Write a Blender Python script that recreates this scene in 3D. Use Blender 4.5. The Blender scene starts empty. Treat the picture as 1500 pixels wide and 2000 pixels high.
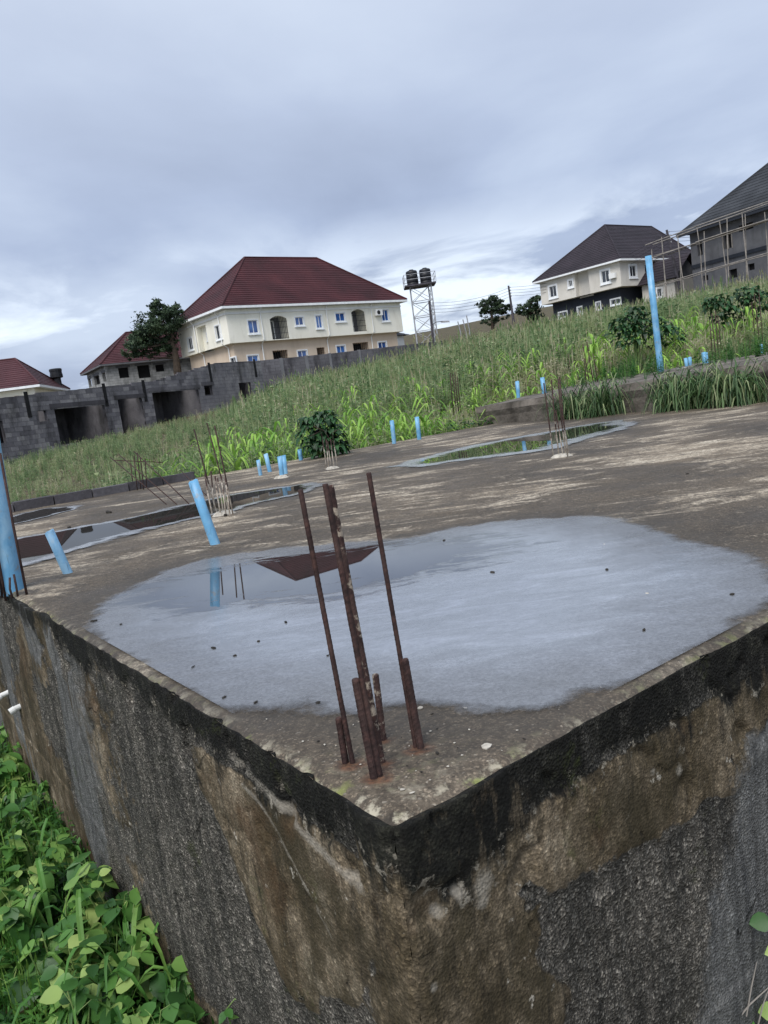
import bpy, bmesh, math, random
import numpy as np
from mathutils import Vector, Matrix, noise
random.seed(7)
RNG = np.random.default_rng(7)
D = bpy.data
SC = bpy.context.scene
COL = SC.collection
rad = math.radians

# ------------------------------------------------------------------ camera
FPX = 1500.0                     # focal length in pixels of the 1500 x 2000 frame
PITCH, ROLL, EYE = rad(8.2), rad(8.0), 0.70
Fv = Vector((0, math.cos(PITCH), -math.sin(PITCH)))
R0 = Vector((1, 0, 0)); U0 = R0.cross(Fv)
CX = R0 * math.cos(ROLL) - U0 * math.sin(ROLL)
CY = R0 * math.sin(ROLL) + U0 * math.cos(ROLL)
EYEP = Vector((0, 0, EYE))
cam = D.cameras.new('camera')
cam.sensor_fit = 'VERTICAL'; cam.sensor_height = 32.0; cam.lens = 32.0 * FPX / 2000.0
cam.clip_start = 0.05; cam.clip_end = 3000
camo = D.objects.new('camera', cam); COL.objects.link(camo)
m3 = Matrix((CX, CY, -Fv)).transposed()
camo.matrix_world = Matrix.Translation(EYEP) @ m3.to_4x4()
SC.camera = camo

# ------------------------------------------------------------------ world and sun
SUN_EL, SUN_AZ = rad(52), rad(205)          # high, soft, from behind the camera and a little left
w = D.worlds.new('World'); SC.world = w; w.use_nodes = True
nt = w.node_tree; N = nt.nodes; L = nt.links
for n in list(N): N.remove(n)
def wn(t, **k):
    n = N.new(t)
    for a, b in k.items(): setattr(n, a, b)
    return n
def wmath(op, a, b=None, c=None, clamp=False):
    n = wn('ShaderNodeMath', operation=op); n.use_clamp = clamp
    for i, q in enumerate((a, b, c)):
        if q is None: continue
        if isinstance(q, (int, float)): n.inputs[i].default_value = q
        else: L.new(q, n.inputs[i])
    return n.outputs[0]
tc = wn('ShaderNodeTexCoord'); sx = wn('ShaderNodeSeparateXYZ'); L.new(tc.outputs['Generated'], sx.inputs[0])
zz = wmath('MAXIMUM', sx.outputs[2], 0.0)
den = wmath('ADD', zz, 0.13)
cu = wmath('DIVIDE', sx.outputs[0], den); cv = wmath('DIVIDE', sx.outputs[1], den)
cb = wn('ShaderNodeCombineXYZ'); L.new(cu, cb.inputs[0]); L.new(cv, cb.inputs[1])
def wnoise(scale, detail, rough, off, dist=0.0):
    mp = wn('ShaderNodeMapping'); mp.inputs['Location'].default_value = off; mp.inputs['Scale'].default_value = (1.0, 0.8, 1)
    L.new(cb.outputs[0], mp.inputs[0])
    n = wn('ShaderNodeTexNoise'); n.inputs['Scale'].default_value = scale; n.inputs['Detail'].default_value = detail
    n.inputs['Roughness'].default_value = rough; n.inputs['Distortion'].default_value = dist
    L.new(mp.outputs[0], n.inputs['Vector']); return n.outputs['Fac']
def wramp(fac, stops):
    r = wn('ShaderNodeValToRGB'); cr = r.color_ramp
    while len(cr.elements) < len(stops): cr.elements.new(0.5)
    for e, (p, c) in zip(cr.elements, stops): e.position = p; e.color = (*c, 1)
    L.new(fac, r.inputs[0]); return r.outputs[0]
n1 = wnoise(0.75, 7, 0.50, (3.1, 1.4, 0), 0.2)
n2 = wnoise(1.25, 8, 0.58, (0.35, 7.9, 2), 0.4)
body = wramp(n1, [(0.32, (.170, .203, .285)), (0.48, (.225, .266, .362)), (0.66, (.33, .378, .465))])
# thin bright cloud low down, where the deck breaks all round the horizon
low = wramp(sx.outputs[2], [(0.0, (1, 1, 1)), (0.13, (.9, .9, .9)), (0.23, (0, 0, 0))])
brk = wramp(n2, [(0.45, (0, 0, 0)), (0.60, (1, 1, 1))])
fbm = wn('ShaderNodeMix', data_type='RGBA', blend_type='MULTIPLY'); fbm.inputs[0].default_value = 1
L.new(low, fbm.inputs[6]); L.new(brk, fbm.inputs[7])
mixb = wn('ShaderNodeMix', data_type='RGBA'); L.new(fbm.outputs[2], mixb.inputs[0]); L.new(body, mixb.inputs[6])
mixb.inputs[7].default_value = (.54, .595, .66, 1)
# the deck is paler overhead
up = wramp(sx.outputs[2], [(0.22, (0, 0, 0)), (0.50, (1, 1, 1))])
mixu = wn('ShaderNodeMix', data_type='RGBA'); um = wmath('MULTIPLY', up, 0.5)
L.new(um, mixu.inputs[0]); L.new(mixb.outputs[2], mixu.inputs[6]); mixu.inputs[7].default_value = (.44, .48, .54, 1)
sky = wn('ShaderNodeTexSky'); sky.sky_type = 'NISHITA'; sky.sun_disc = False
sky.sun_elevation = SUN_EL; sky.sun_rotation = SUN_AZ; sky.dust_density = 3.0
bg1 = wn('ShaderNodeBackground'); bg1.inputs[1].default_value = 0.08; L.new(sky.outputs[0], bg1.inputs[0])
bg2 = wn('ShaderNodeBackground'); bg2.inputs[1].default_value = 0.92; L.new(mixu.outputs[2], bg2.inputs[0])
ms = wn('ShaderNodeMixShader'); ms.inputs[0].default_value = 0.88
L.new(bg1.outputs[0], ms.inputs[1]); L.new(bg2.outputs[0], ms.inputs[2])
out = wn('ShaderNodeOutputWorld'); L.new(ms.outputs[0], out.inputs[0])
sl = D.lights.new('sun', 'SUN'); sl.energy = 1.4; sl.angle = rad(35); sl.color = (1.0, .97, .93)
so = D.objects.new('sun', sl); COL.objects.link(so)
sd = Vector((math.sin(SUN_AZ) * math.cos(SUN_EL), math.cos(SUN_AZ) * math.cos(SUN_EL), math.sin(SUN_EL)))
so.rotation_euler = (-sd).to_track_quat('-Z', 'Y').to_euler()
vs = SC.view_settings; vs.view_transform = 'Standard'; vs.look = 'None'; vs.exposure = 1.12; vs.gamma = 1.0
vs.use_curve_mapping = False

# ------------------------------------------------------------------ helpers
def ray(px, py): return Fv + CX * ((px - 750) / FPX) - CY * ((py - 1000) / FPX)
def G(px, py, z=0.0):                       # the spot at height z that a direction of the survey meets
    d = ray(px, py); return EYEP + d * ((z - EYE) / d.z)
def AT(px, py, y):                          # the point at depth y
    d = ray(px, py); return EYEP + d * (y / d.y)
CORNER = G(765, 1603)
_a = rad(125.5)
EU = Vector((math.cos(_a), math.sin(_a), 0)); EV = Vector((math.sin(_a), -math.cos(_a), 0))
def S(u, v, z=0.0): return CORNER + EU * u + EV * v + Vector((0, 0, z))
def UV(p): q = p - CORNER; return q.dot(EU), q.dot(EV)
def smooth(a, b, x):
    t = max(0.0, min(1.0, (x - a) / (b - a))); return t * t * (3 - 2 * t)
def rectdist(u, v, u0, u1, v0, v1):
    du = max(u0 - u, 0, u - u1); dv = max(v0 - v, 0, v - v1); return math.hypot(du, dv)
def ground_z(x, y):
    t = max(y - 17, -4)
    zf = 0.055 * t + 0.00025 * max(t, 0) ** 2 + 0.06 * x
    if zf > 14: zf = 14
    u, v = UV(Vector((x, y, 0)))
    d = min(rectdist(u, v, -.5, 9.3, -.2, 9.6), rectdist(u, v, -1, 9.8, 9.3, 13))
    k = smooth(0.3, 4.5, d)
    z = (-0.4) * (1 - k) + zf * k
    near = smooth(9.0, 5.0, u) if v < 9 else smooth(3.0, 0.0, u)       # low ground round the near and left side
    if y < 14: z = z * (1 - near) + (-1.32) * near
    z += 0.05 * noise.noise(Vector((x * .5, y * .5, 0)))
    return z

class MB:
    def __init__(s): s.v = []; s.f = []; s.m = []
    def quad(s, a, b, c, d, m=0):
        i = len(s.v); s.v += [tuple(a), tuple(b), tuple(c), tuple(d)]; s.f.append((i, i+1, i+2, i+3)); s.m.append(m)
    def tri(s, a, b, c, m=0):
        i = len(s.v); s.v += [tuple(a), tuple(b), tuple(c)]; s.f.append((i, i+1, i+2)); s.m.append(m)
    def poly(s, pts, m=0):
        i = len(s.v); s.v += [tuple(p) for p in pts]; s.f.append(tuple(range(i, i+len(pts)))); s.m.append(m)
    def hexa(s, b, t, m=0):                 # bottom ring of four, top ring of four
        i = len(s.v); s.v += [tuple(p) for p in b] + [tuple(p) for p in t]
        for q in ((3,2,1,0), (4,5,6,7), (0,1,5,4), (1,2,6,5), (2,3,7,6), (3,0,4,7)): s.f.append(tuple(i+k for k in q)); s.m.append(m)
    def box(s, o, e1, e2, e3, m=0):         # corner and three edge vectors
        o = Vector(o); s.hexa([o, o+e1, o+e1+e2, o+e2], [o+e3, o+e1+e3, o+e1+e2+e3, o+e2+e3], m)
    def tube(s, pts, rs, n=8, m=0, cap=True):
        pts = [Vector(p) for p in pts]
        if not isinstance(rs, (list, tuple)): rs = [rs] * len(pts)
        base = len(s.v); ref = None
        for k, p in enumerate(pts):
            t = (pts[min(k+1, len(pts)-1)] - pts[max(k-1, 0)]).normalized()
            if ref is None: ref = Vector((1, 0, 0)) if abs(t.x) < .8 else Vector((0, 1, 0))
            a = (ref - t * ref.dot(t)).normalized(); b = t.cross(a); ref = a
            for j in range(n):
                g = 2*math.pi*j/n; q = p + (a*math.cos(g) + b*math.sin(g)) * rs[k]; s.v.append(tuple(q))
        for k in range(len(pts)-1):
            for j in range(n):
                j2 = (j+1) % n; s.f.append((base+k*n+j, base+k*n+j2, base+(k+1)*n+j2, base+(k+1)*n+j)); s.m.append(m)
        if cap:
            s.f.append(tuple(base+j for j in reversed(range(n)))); s.m.append(m)
            e = base+(len(pts)-1)*n; s.f.append(tuple(e+j for j in range(n))); s.m.append(m)
    def mesh(s, name, mats, smooth_=False):
        me = D.meshes.new(name); me.from_pydata(s.v, [], s.f)
        for q in (mats if isinstance(mats, (list, tuple)) else [mats]): me.materials.append(q)
        if any(s.m): me.polygons.foreach_set('material_index', s.m)
        if smooth_: me.polygons.foreach_set('use_smooth', [True]*len(s.f))
        me.update(); return me

def link(name, data, parent=None):
    o = D.objects.new(name, data); COL.objects.link(o)
    if parent is not None: o.parent = parent
    return o
def wloc(o):
    p = Vector((0, 0, 0))
    while o is not None: p = p + o.location; o = o.parent
    return p
def obj(name, mb, mats, parent=None, sm=False, local=False):
    """one mesh object; its coordinates are world coordinates unless local"""
    me = mb.mesh(name, mats, sm) if isinstance(mb, MB) else mb
    o = link(name, me, parent)
    if parent is not None and not local: o.location = -wloc(parent)
    return o
def tag(o, label, cat=None, group=None, kind=None):
    o['label'] = label
    if cat: o['category'] = cat
    if group: o['group'] = group
    if kind: o['kind'] = kind
    return o
def thing(name, label, cat, loc=(0,0,0), group=None, rz=0.0):
    o = link(name, None); o.location = loc; o.rotation_euler = (0, 0, rz); o.empty_display_size = .2
    return tag(o, label, cat, group)
def struct(name, mb, mats, sm=False):
    o = obj(name, mb, mats, None, sm); o['kind'] = 'structure'; return o

# ------------------------------------------------------------------ materials
def srgb(h):
    if isinstance(h, str):
        h = h.lstrip('#'); c = [int(h[i:i+2], 16)/255 for i in (0, 2, 4)]
        return tuple(x/12.92 if x <= .04045 else ((x+.055)/1.055)**2.4 for x in c)
    return h
class NT:
    def __init__(s, name):
        s.mat = D.materials.new(name); s.mat.use_nodes = True; s.t = s.mat.node_tree
        s.n = s.t.nodes; s.l = s.t.links
        for q in list(s.n): s.n.remove(q)
        s.out = s.n.new('ShaderNodeOutputMaterial'); s.b = s.n.new('ShaderNodeBsdfPrincipled')
        s.l.new(s.b.outputs[0], s.out.inputs[0]); s._pos = None
    def put(s, sock, val):
        if hasattr(val, 'is_linked') or isinstance(val, bpy.types.NodeSocket): s.l.new(val, sock)
        elif isinstance(val, (int, float)): sock.default_value = (val, val, val, 1) if sock.type == 'RGBA' else val
        else: sock.default_value = (*val, 1) if len(val) == 3 and sock.type == 'RGBA' else val
    @property
    def pos(s):
        if s._pos is None: s._pos = s.n.new('ShaderNodeNewGeometry').outputs['Position']
        return s._pos
    def vec(s, scale=(1,1,1), rot=(0,0,0), src=None, loc=(0,0,0)):
        m = s.n.new('ShaderNodeMapping'); m.inputs['Scale'].default_value = scale; m.inputs['Rotation'].default_value = rot
        m.inputs['Location'].default_value = loc
        s.l.new(src if src is not None else s.pos, m.inputs[0]); return m.outputs[0]
    def noise(s, scale, detail=4, rough=.55, v=None, dist=0):
        n = s.n.new('ShaderNodeTexNoise'); n.inputs['Scale'].default_value = scale; n.inputs['Detail'].default_value = detail
        n.inputs['Roughness'].default_value = rough; n.inputs['Distortion'].default_value = dist
        s.l.new(v if v is not None else s.pos, n.inputs['Vector']); return n.outputs['Fac']
    def vor(s, scale, v=None, feat='F1'):
        n = s.n.new('ShaderNodeTexVoronoi'); n.feature = feat; n.inputs['Scale'].default_value = scale
        s.l.new(v if v is not None else s.pos, n.inputs['Vector']); return n.outputs['Distance']
    def ramp(s, fac, stops, interp='LINEAR'):
        r = s.n.new('ShaderNodeValToRGB'); cr = r.color_ramp; cr.interpolation = interp
        while len(cr.elements) < len(stops): cr.elements.new(.5)
        for e, (p, c) in zip(cr.elements, stops):
            c = srgb(c) if isinstance(c, str) else c
            e.position = p; e.color = (c, c, c, 1) if isinstance(c, (int, float)) else (*c, 1)
        s.l.new(fac, r.inputs[0]); return r.outputs[0]
    def mix(s, fac, a, b, mode='MIX'):
        n = s.n.new('ShaderNodeMix'); n.data_type = 'RGBA'; n.blend_type = mode
        s.put(n.inputs[0], fac)
        for q, val in ((6, a), (7, b)):
            if isinstance(val, str): val = srgb(val)
            s.put(n.inputs[q], val)
        return n.outputs[2]
    def math(s, op, a, b=0.0, clamp=False):
        n = s.n.new('ShaderNodeMath'); n.operation = op; n.use_clamp = clamp
        s.put(n.inputs[0], a); s.put(n.inputs[1], b); return n.outputs[0]
    def attr(s, name):
        a = s.n.new('ShaderNodeAttribute'); a.attribute_name = name; return a.outputs['Fac']
    def rnd(s): return s.n.new('ShaderNodeObjectInfo').outputs['Random']
    def bump(s, h, strength=.3, dist=.02, prev=None):
        n = s.n.new('ShaderNodeBump'); n.inputs['Strength'].default_value = strength; n.inputs['Distance'].default_value = dist
        s.l.new(h, n.inputs['Height'])
        if prev is not None: s.l.new(prev, n.inputs['Normal'])
        return n.outputs[0]
    def done(s, color, rough=.8, normal=None, spec=.4, **k):
        if isinstance(color, str): color = srgb(color)
        s.put(s.b.inputs['Base Color'], color); s.put(s.b.inputs['Roughness'], rough)
        s.b.inputs['Specular IOR Level'].default_value = spec
        if normal is not None: s.l.new(normal, s.b.inputs['Normal'])
        for a, b in k.items(): s.put(s.b.inputs[a.replace('_', ' ')], b)
        return s.mat
def plain(name, c1, c2, scale=3.0, rough=.8, bump=.15, bscale=40, bdist=.01, spec=.4, stretch=(1,1,1), **k):
    t = NT(name); v = t.vec(stretch)
    c = t.ramp(t.noise(scale, 5, .6, v), [(.32, c1), (.68, c2)])
    nr = t.bump(t.noise(bscale, 4), bump, bdist) if bump else None
    return t.done(c, rough, nr, spec, **k)
def leafmat(name, cols, rough=.5, trans=.25, var=.35, attr=None):
    t = NT(name)
    f = t.attr(attr) if attr else t.rnd()
    c = t.ramp(f, [(i/(len(cols)-1), q) for i, q in enumerate(cols)])
    n = t.noise(9, 3); c = t.mix(var, c, t.ramp(n, [(.35, .35), (.65, 1.0)]), 'MULTIPLY')
    m = t.done(c, rough, None, .35)
    tr = t.n.new('ShaderNodeBsdfTranslucent'); t.l.new(c, tr.inputs[0])
    mx = t.n.new('ShaderNodeMixShader'); mx.inputs[0].default_value = trans
    t.l.new(t.b.outputs[0], mx.inputs[1]); t.l.new(tr.outputs[0], mx.inputs[2]); t.l.new(mx.outputs[0], t.out.inputs[0])
    return m

def mat_slab():
    t = NT('slab_concrete')
    big = t.noise(.55, 5, .6, None, .6); mid = t.noise(2.6, 7, .68, None, .4); fine = t.noise(38, 5, .7); peb = t.noise(110, 3, .6)
    c = t.ramp(big, [(.34, '#484138'), (.52, '#5e5447'), (.68, '#7d705e')])
    c = t.mix(.75, c, t.ramp(fine, [(.3, .3), (.7, 1.3)]), 'MULTIPLY')
    # pale laitance and washed sand where the skin has worn, elongated with the trowelling
    v = t.vec((1.0, 2.6, 1), (0, 0, rad(-20)))
    p1 = t.noise(1.5, 9, .74, v, .8)
    pm = t.ramp(t.math('ADD', p1, t.math('MULTIPLY', t.math('SUBTRACT', big, .5), .55)), [(.515, 0.), (.61, 1.)])
    pm2 = t.math('MULTIPLY', t.math('MULTIPLY', pm, t.attr('fore')), t.ramp(fine, [(.36, .1), (.58, 1.)]))
    c = t.mix(pm2, c, t.ramp(mid, [(.35, '#91836e'), (.65, '#cdc2af')]))
    c = t.mix(t.math('MULTIPLY', t.ramp(t.noise(5.5, 6, .7), [(.55, 0.), (.66, 1.)]), .65), c, '#35312b')
    sp = t.ramp(t.noise(62, 2, .5), [(.66, 0.), (.72, 1.)])
    c = t.mix(t.math('MULTIPLY', sp, .6), c, '#958d80')
    g_ = t.n.new('ShaderNodeTexVoronoi'); g_.inputs['Scale'].default_value = 230; t.l.new(t.pos, g_.inputs['Vector']); g_s = t.n.new('ShaderNodeSeparateColor'); t.l.new(g_.outputs['Color'], g_s.inputs[0])
    c = t.mix(.6, c, t.ramp(g_s.outputs[0], [(0., .5), (.6, .9), (.85, 1.25), (.98, 2.6)]), 'MULTIPLY')
    # moss and lichen close to the corner and along the edges, from the mesh
    e = t.attr('edge')
    li = t.math('MULTIPLY', e, t.ramp(t.noise(24, 6, .7), [(.50, 0.), (.60, 1.)]))
    c = t.mix(li, c, t.ramp(t.noise(9, 3), [(.45, '#b3ac98'), (.62, '#7c8249')]))
    rs_ = t.ramp(t.math('ADD', t.attr('rust'), t.math('MULTIPLY', t.math('SUBTRACT', t.noise(40, 6, .7), .5), .8)), [(.30, 0.), (.85, 1.)])
    c = t.mix(t.math('MULTIPLY', rs_, .75), c, t.ramp(t.noise(70, 4), [(.40, '#3a2419'), (.60, '#6b4630')]))
    dm = t.ramp(t.attr('damp'), [(.05, 0.), (.6, 1.)])
    c = t.mix(t.math('MULTIPLY', dm, .45), c, '#3a3733')
    nr = t.bump(fine, .5, .006); nr = t.bump(peb, .45, .004, nr)
    return t.done(c, t.ramp(mid, [(.3, .62), (.7, .9)]), nr, .4)
def mat_foot(name):
    t = NT(name)
    fine = t.noise(60, 6, .75); rag = t.noise(13, 9, .76); mid = t.noise(6, 6, .65); g3 = t.noise(260, 3, .7)
    def cell(scale):
        n = t.n.new('ShaderNodeTexVoronoi'); n.inputs['Scale'].default_value = scale; t.l.new(t.pos, n.inputs['Vector'])
        s = t.n.new('ShaderNodeSeparateColor'); t.l.new(n.outputs['Color'], s.inputs[0]); return s.outputs[0], n.outputs['Distance']
    gr1, gd1 = cell(150); gr2, gd2 = cell(330)
    grain = t.mix(.5, t.ramp(gr1, [(.0, .25), (.55, .8), (.82, 1.5), (.97, 4.5)]), t.ramp(gr2, [(.0, .35), (.6, .85), (.86, 1.6), (1., 4.0)]))
    st = t.noise(7, 8, .72, t.vec((2.2, 2.2, .30)))
    mold = t.attr('mold'); pl = t.attr('plaster'); gry = t.attr('grey')
    wob = t.math('MULTIPLY', t.math('SUBTRACT', rag, .5), 1.5)
    # bare block and mortar, open grained
    c = t.ramp(st, [(.30, '#2b2a28'), (.46, '#46443f'), (.60, '#625e57'), (.76, '#979288')])
    c = t.mix(.95, c, grain, 'MULTIPLY')
    # remains of render: brown, olive and buff
    pc = t.ramp(t.noise(4.6, 9, .74, t.vec((1.3, 1.3, .7))), [(.30, '#332d22'), (.43, '#544a39'), (.55, '#786c5a'), (.68, '#a09581'), (.80, '#c2b9a8')])
    pc = t.mix(.75, pc, t.ramp(fine, [(.3, .35), (.7, 1.3)]), 'MULTIPLY'); pc = t.mix(.4, pc, grain, 'MULTIPLY')
    pc = t.mix(t.ramp(t.noise(2.6, 9, .74, None, .4), [(.45, 0.), (.58, .8)]), pc, t.mix(rag, '#242119', '#433c29'))
    pc = t.mix(t.math('MULTIPLY', t.ramp(t.noise(3.3, 6, .65, t.vec((1,1,1), (0,0,0), None, (7, 3, 1))), [(.54, 0.), (.68, 1.)]), .55), pc, '#4d3824')
    pc = t.mix(t.math('MULTIPLY', t.ramp(t.noise(12, 7, .75), [(.63, 0.), (.67, 1.)]), .8), pc, '#b9b3a6')
    c = t.mix(t.ramp(t.math('ADD', pl, wob), [(.44, 0.), (.54, 1.)]), c, pc)
    gc = t.mix(.55, t.ramp(st, [(.3, '#434445'), (.7, '#7d7d7a')]), t.ramp(fine, [(.3, .45), (.7, 1.25)]), 'MULTIPLY'); gc = t.mix(.35, gc, grain, 'MULTIPLY')
    c = t.mix(t.ramp(t.math('ADD', gry, wob), [(.45, 0.), (.75, 1.)]), c, gc)
    # black crust below the lip, broken up and running down
    mc = t.ramp(t.noise(11, 8, .78), [(.34, '#0d0d0c'), (.52, '#181815'), (.66, '#2b2b24'), (.82, '#5d5b52')]); mc = t.mix(.5, mc, grain, 'MULTIPLY')
    run = t.math('MULTIPLY', t.math('SUBTRACT', st, .5), 3.6)
    mk = t.ramp(t.math('ADD', t.math('ADD', mold, run), t.math('MULTIPLY', wob, 1.0)), [(.30, 0.), (.90, 1.)])
    c = t.mix(mk, c, mc)
    dr = t.ramp(t.noise(5, 8, .74, t.vec((3.0, 3.0, .22), (0, 0, 0), None, (4, 2, 0))), [(.52, 0.), (.64, 1.)])
    c = t.mix(t.math('MULTIPLY', dr, .5), c, t.mix(.6, '#191814', grain, 'MULTIPLY'))
    # pale broken edges where the crust has spalled
    ed = t.math('MULTIPLY', t.math('MULTIPLY', mold, t.math('SUBTRACT', 1.0, mold)), 4.0)
    sp = t.math('MULTIPLY', ed, t.ramp(t.noise(26, 6, .72), [(.58, 0.), (.63, 1.)]))
    c = t.mix(t.math('MULTIPLY', sp, .8), c, '#8f897c')
    lk = t.ramp(t.math('ADD', t.attr('lime'), t.math('MULTIPLY', wob, 1.3)), [(.42, 0.), (.95, 1.)])
    c = t.mix(t.math('MULTIPLY', lk, .62), c, t.mix(.5, '#a09a8e', t.ramp(fine, [(.3, .5), (.7, 1.2)]), 'MULTIPLY'))
    gm = t.ramp(t.noise(3.6, 7, .74, None, .3), [(.60, 0.), (.70, 1.)])
    c = t.mix(t.math('MULTIPLY', gm, .45), c, '#4a5324')
    # hairline cracks in the render
    vn = t.n.new('ShaderNodeTexVoronoi'); vn.feature = 'DISTANCE_TO_EDGE'; vn.inputs['Scale'].default_value = 2.4
    ad = t.n.new('ShaderNodeMix'); ad.data_type = 'VECTOR'; ad.inputs[0].default_value = .12
    nz = t.n.new('ShaderNodeTexNoise'); nz.inputs['Scale'].default_value = 7; nz.inputs['Detail'].default_value = 6; t.l.new(t.pos, nz.inputs['Vector'])
    t.l.new(t.pos, ad.inputs[4]); t.l.new(nz.outputs['Color'], ad.inputs[5]); t.l.new(ad.outputs[1], vn.inputs['Vector'])
    ck = t.math('MULTIPLY', t.ramp(vn.outputs['Distance'], [(.004, 1.), (.010, 0.)]), t.ramp(mid, [(.56, 0.), (.63, 1.)]))
    c = t.mix(t.math('MULTIPLY', ck, .7), c, '#0e0d0b')
    rough_amt = t.math('SUBTRACT', 1.0, t.math('MULTIPLY', t.ramp(t.math('ADD', pl, wob), [(.4, 0.), (.6, 1.)]), .65))
    nr = t.bump(t.math('MULTIPLY', gd1, rough_amt), .9, .008); nr = t.bump(fine, .55, .006, nr); nr = t.bump(t.math('SUBTRACT', 1.0, ck), .8, .01, nr)
    return t.done(c, .9, nr, .22)
def mat_puddle(name, ior, film_c, film_ior=1.6, see=0.0):
    t = NT(name)
    e = t.attr('edge'); dp = t.attr('deep')
    fine = t.noise(30, 6, .72); grain = t.noise(120, 3, .6); v = t.vec((1.0, 3.0, 1), (0, 0, rad(-24)))
    streak = t.noise(3.6, 10, .76, v, .6)
    al = t.ramp(t.math('ADD', e, t.math('MULTIPLY', t.math('SUBTRACT', t.noise(9, 8, .75), .5), .9)), [(.18, 0.), (.52, 1.)])
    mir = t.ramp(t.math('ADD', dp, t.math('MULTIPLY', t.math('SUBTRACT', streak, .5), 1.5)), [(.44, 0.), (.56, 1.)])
    film = t.mix(.45, t.ramp(streak, [(.28, film_c[0]), (.5, film_c[1]), (.74, film_c[2])]), t.ramp(fine, [(.3, .62), (.7, 1.12)]), 'MULTIPLY')
    shal = t.ramp(t.math('ADD', t.attr('shal'), t.math('MULTIPLY', t.math('SUBTRACT', t.noise(2.2, 6, .65), .5), .9)), [(.15, 1.), (.75, 0.)])
    film = t.mix(t.math('ADD', t.math('MULTIPLY', shal, .75), .15), film, t.ramp(grain, [(.35, .4), (.65, 1.3)]), 'MULTIPLY')
    film = t.mix(t.math('MULTIPLY', shal, .45), film, '#55504a')
    film = t.mix(t.math('MULTIPLY', t.ramp(t.noise(17, 7, .74), [(.64, 0.), (.70, 1.)]), .45), film, '#33322e')
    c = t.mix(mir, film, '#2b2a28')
    al = t.math('MULTIPLY', al, t.math('SUBTRACT', 1.0, t.math('MULTIPLY', shal, see)))
    ro = t.mix(mir, t.math('ADD', t.ramp(streak, [(.3, .22), (.7, .09)]), t.math('MULTIPLY', shal, .10)), 0.012)
    hb = t.math('MULTIPLY', t.math('ADD', fine, t.math('MULTIPLY', grain, .4)), t.math('SUBTRACT', 1.0, mir))
    nr = t.bump(hb, .09, .003)
    t.done(c, ro, nr, .5, IOR=t.mix(mir, film_ior, ior))
    tr = t.n.new('ShaderNodeBsdfTransparent'); mx = t.n.new('ShaderNodeMixShader'); t.l.new(al, mx.inputs[0])
    t.l.new(tr.outputs[0], mx.inputs[1]); t.l.new(t.b.outputs[0], mx.inputs[2]); t.l.new(mx.outputs[0], t.out.inputs[0])
    return t.mat
def mat_rust(name, lime=0.0):
    t = NT(name); n1 = t.noise(60, 5, .7); n2 = t.noise(14, 4)
    c = t.ramp(n1, [(.3, '#221a19'), (.5, '#382927'), (.7, '#523a34')])
    c = t.mix(t.math('MULTIPLY', t.ramp(n2, [(.45, 0.), (.65, 1.)]), .5), c, '#54423d')
    if lime < 0:
        k = t.ramp(t.noise(34, 5, .7), [(.54, 0.), (.62, 1.)]); c = t.mix(t.math('MULTIPLY', k, .85), c, '#a89c8c')
    elif lime:
        z = t.n.new('ShaderNodeSeparateXYZ'); t.l.new(t.pos, z.inputs[0])
        k = t.ramp(t.math('ADD', z.outputs[2], t.math('MULTIPLY', t.math('SUBTRACT', t.noise(22, 5, .7), .5), lime*2.2)), [(lime*.75, 1.), (lime*1.15, 0.)])
        c = t.mix(k, c, t.ramp(t.noise(30, 4), [(.35, '#9c8f80'), (.6, '#cbc3b6')]))
    return t.done(c, .85, t.bump(n1, .5, .002), .3)
def mat_pipe():
    t = NT('blue_plastic'); n = t.noise(5, 5, .6)
    c = t.ramp(n, [(.3, '#568fb6'), (.6, '#6ea8ce'), (.8, '#93c0dc')])
    c = t.mix(t.math('MULTIPLY', t.ramp(t.noise(13, 5, .7), [(.56, 0.), (.66, 1.)]), .55), c, '#8c7a62')
    c = t.mix(t.math('MULTIPLY', t.ramp(t.noise(3.4, 6, .7, t.vec((1, 1, .5))), [(.5, 0.), (.62, 1.)]), .5), c, '#a9c9da')
    c = t.mix(t.math('MULTIPLY', t.ramp(t.noise(34, 4, .7, t.vec((1, 1, .12))), [(.62, 0.), (.68, 1.)]), .5), c, '#3d5f75')
    return t.done(c, .42, t.bump(t.noise(30, 3), .08, .004), .45)
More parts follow.
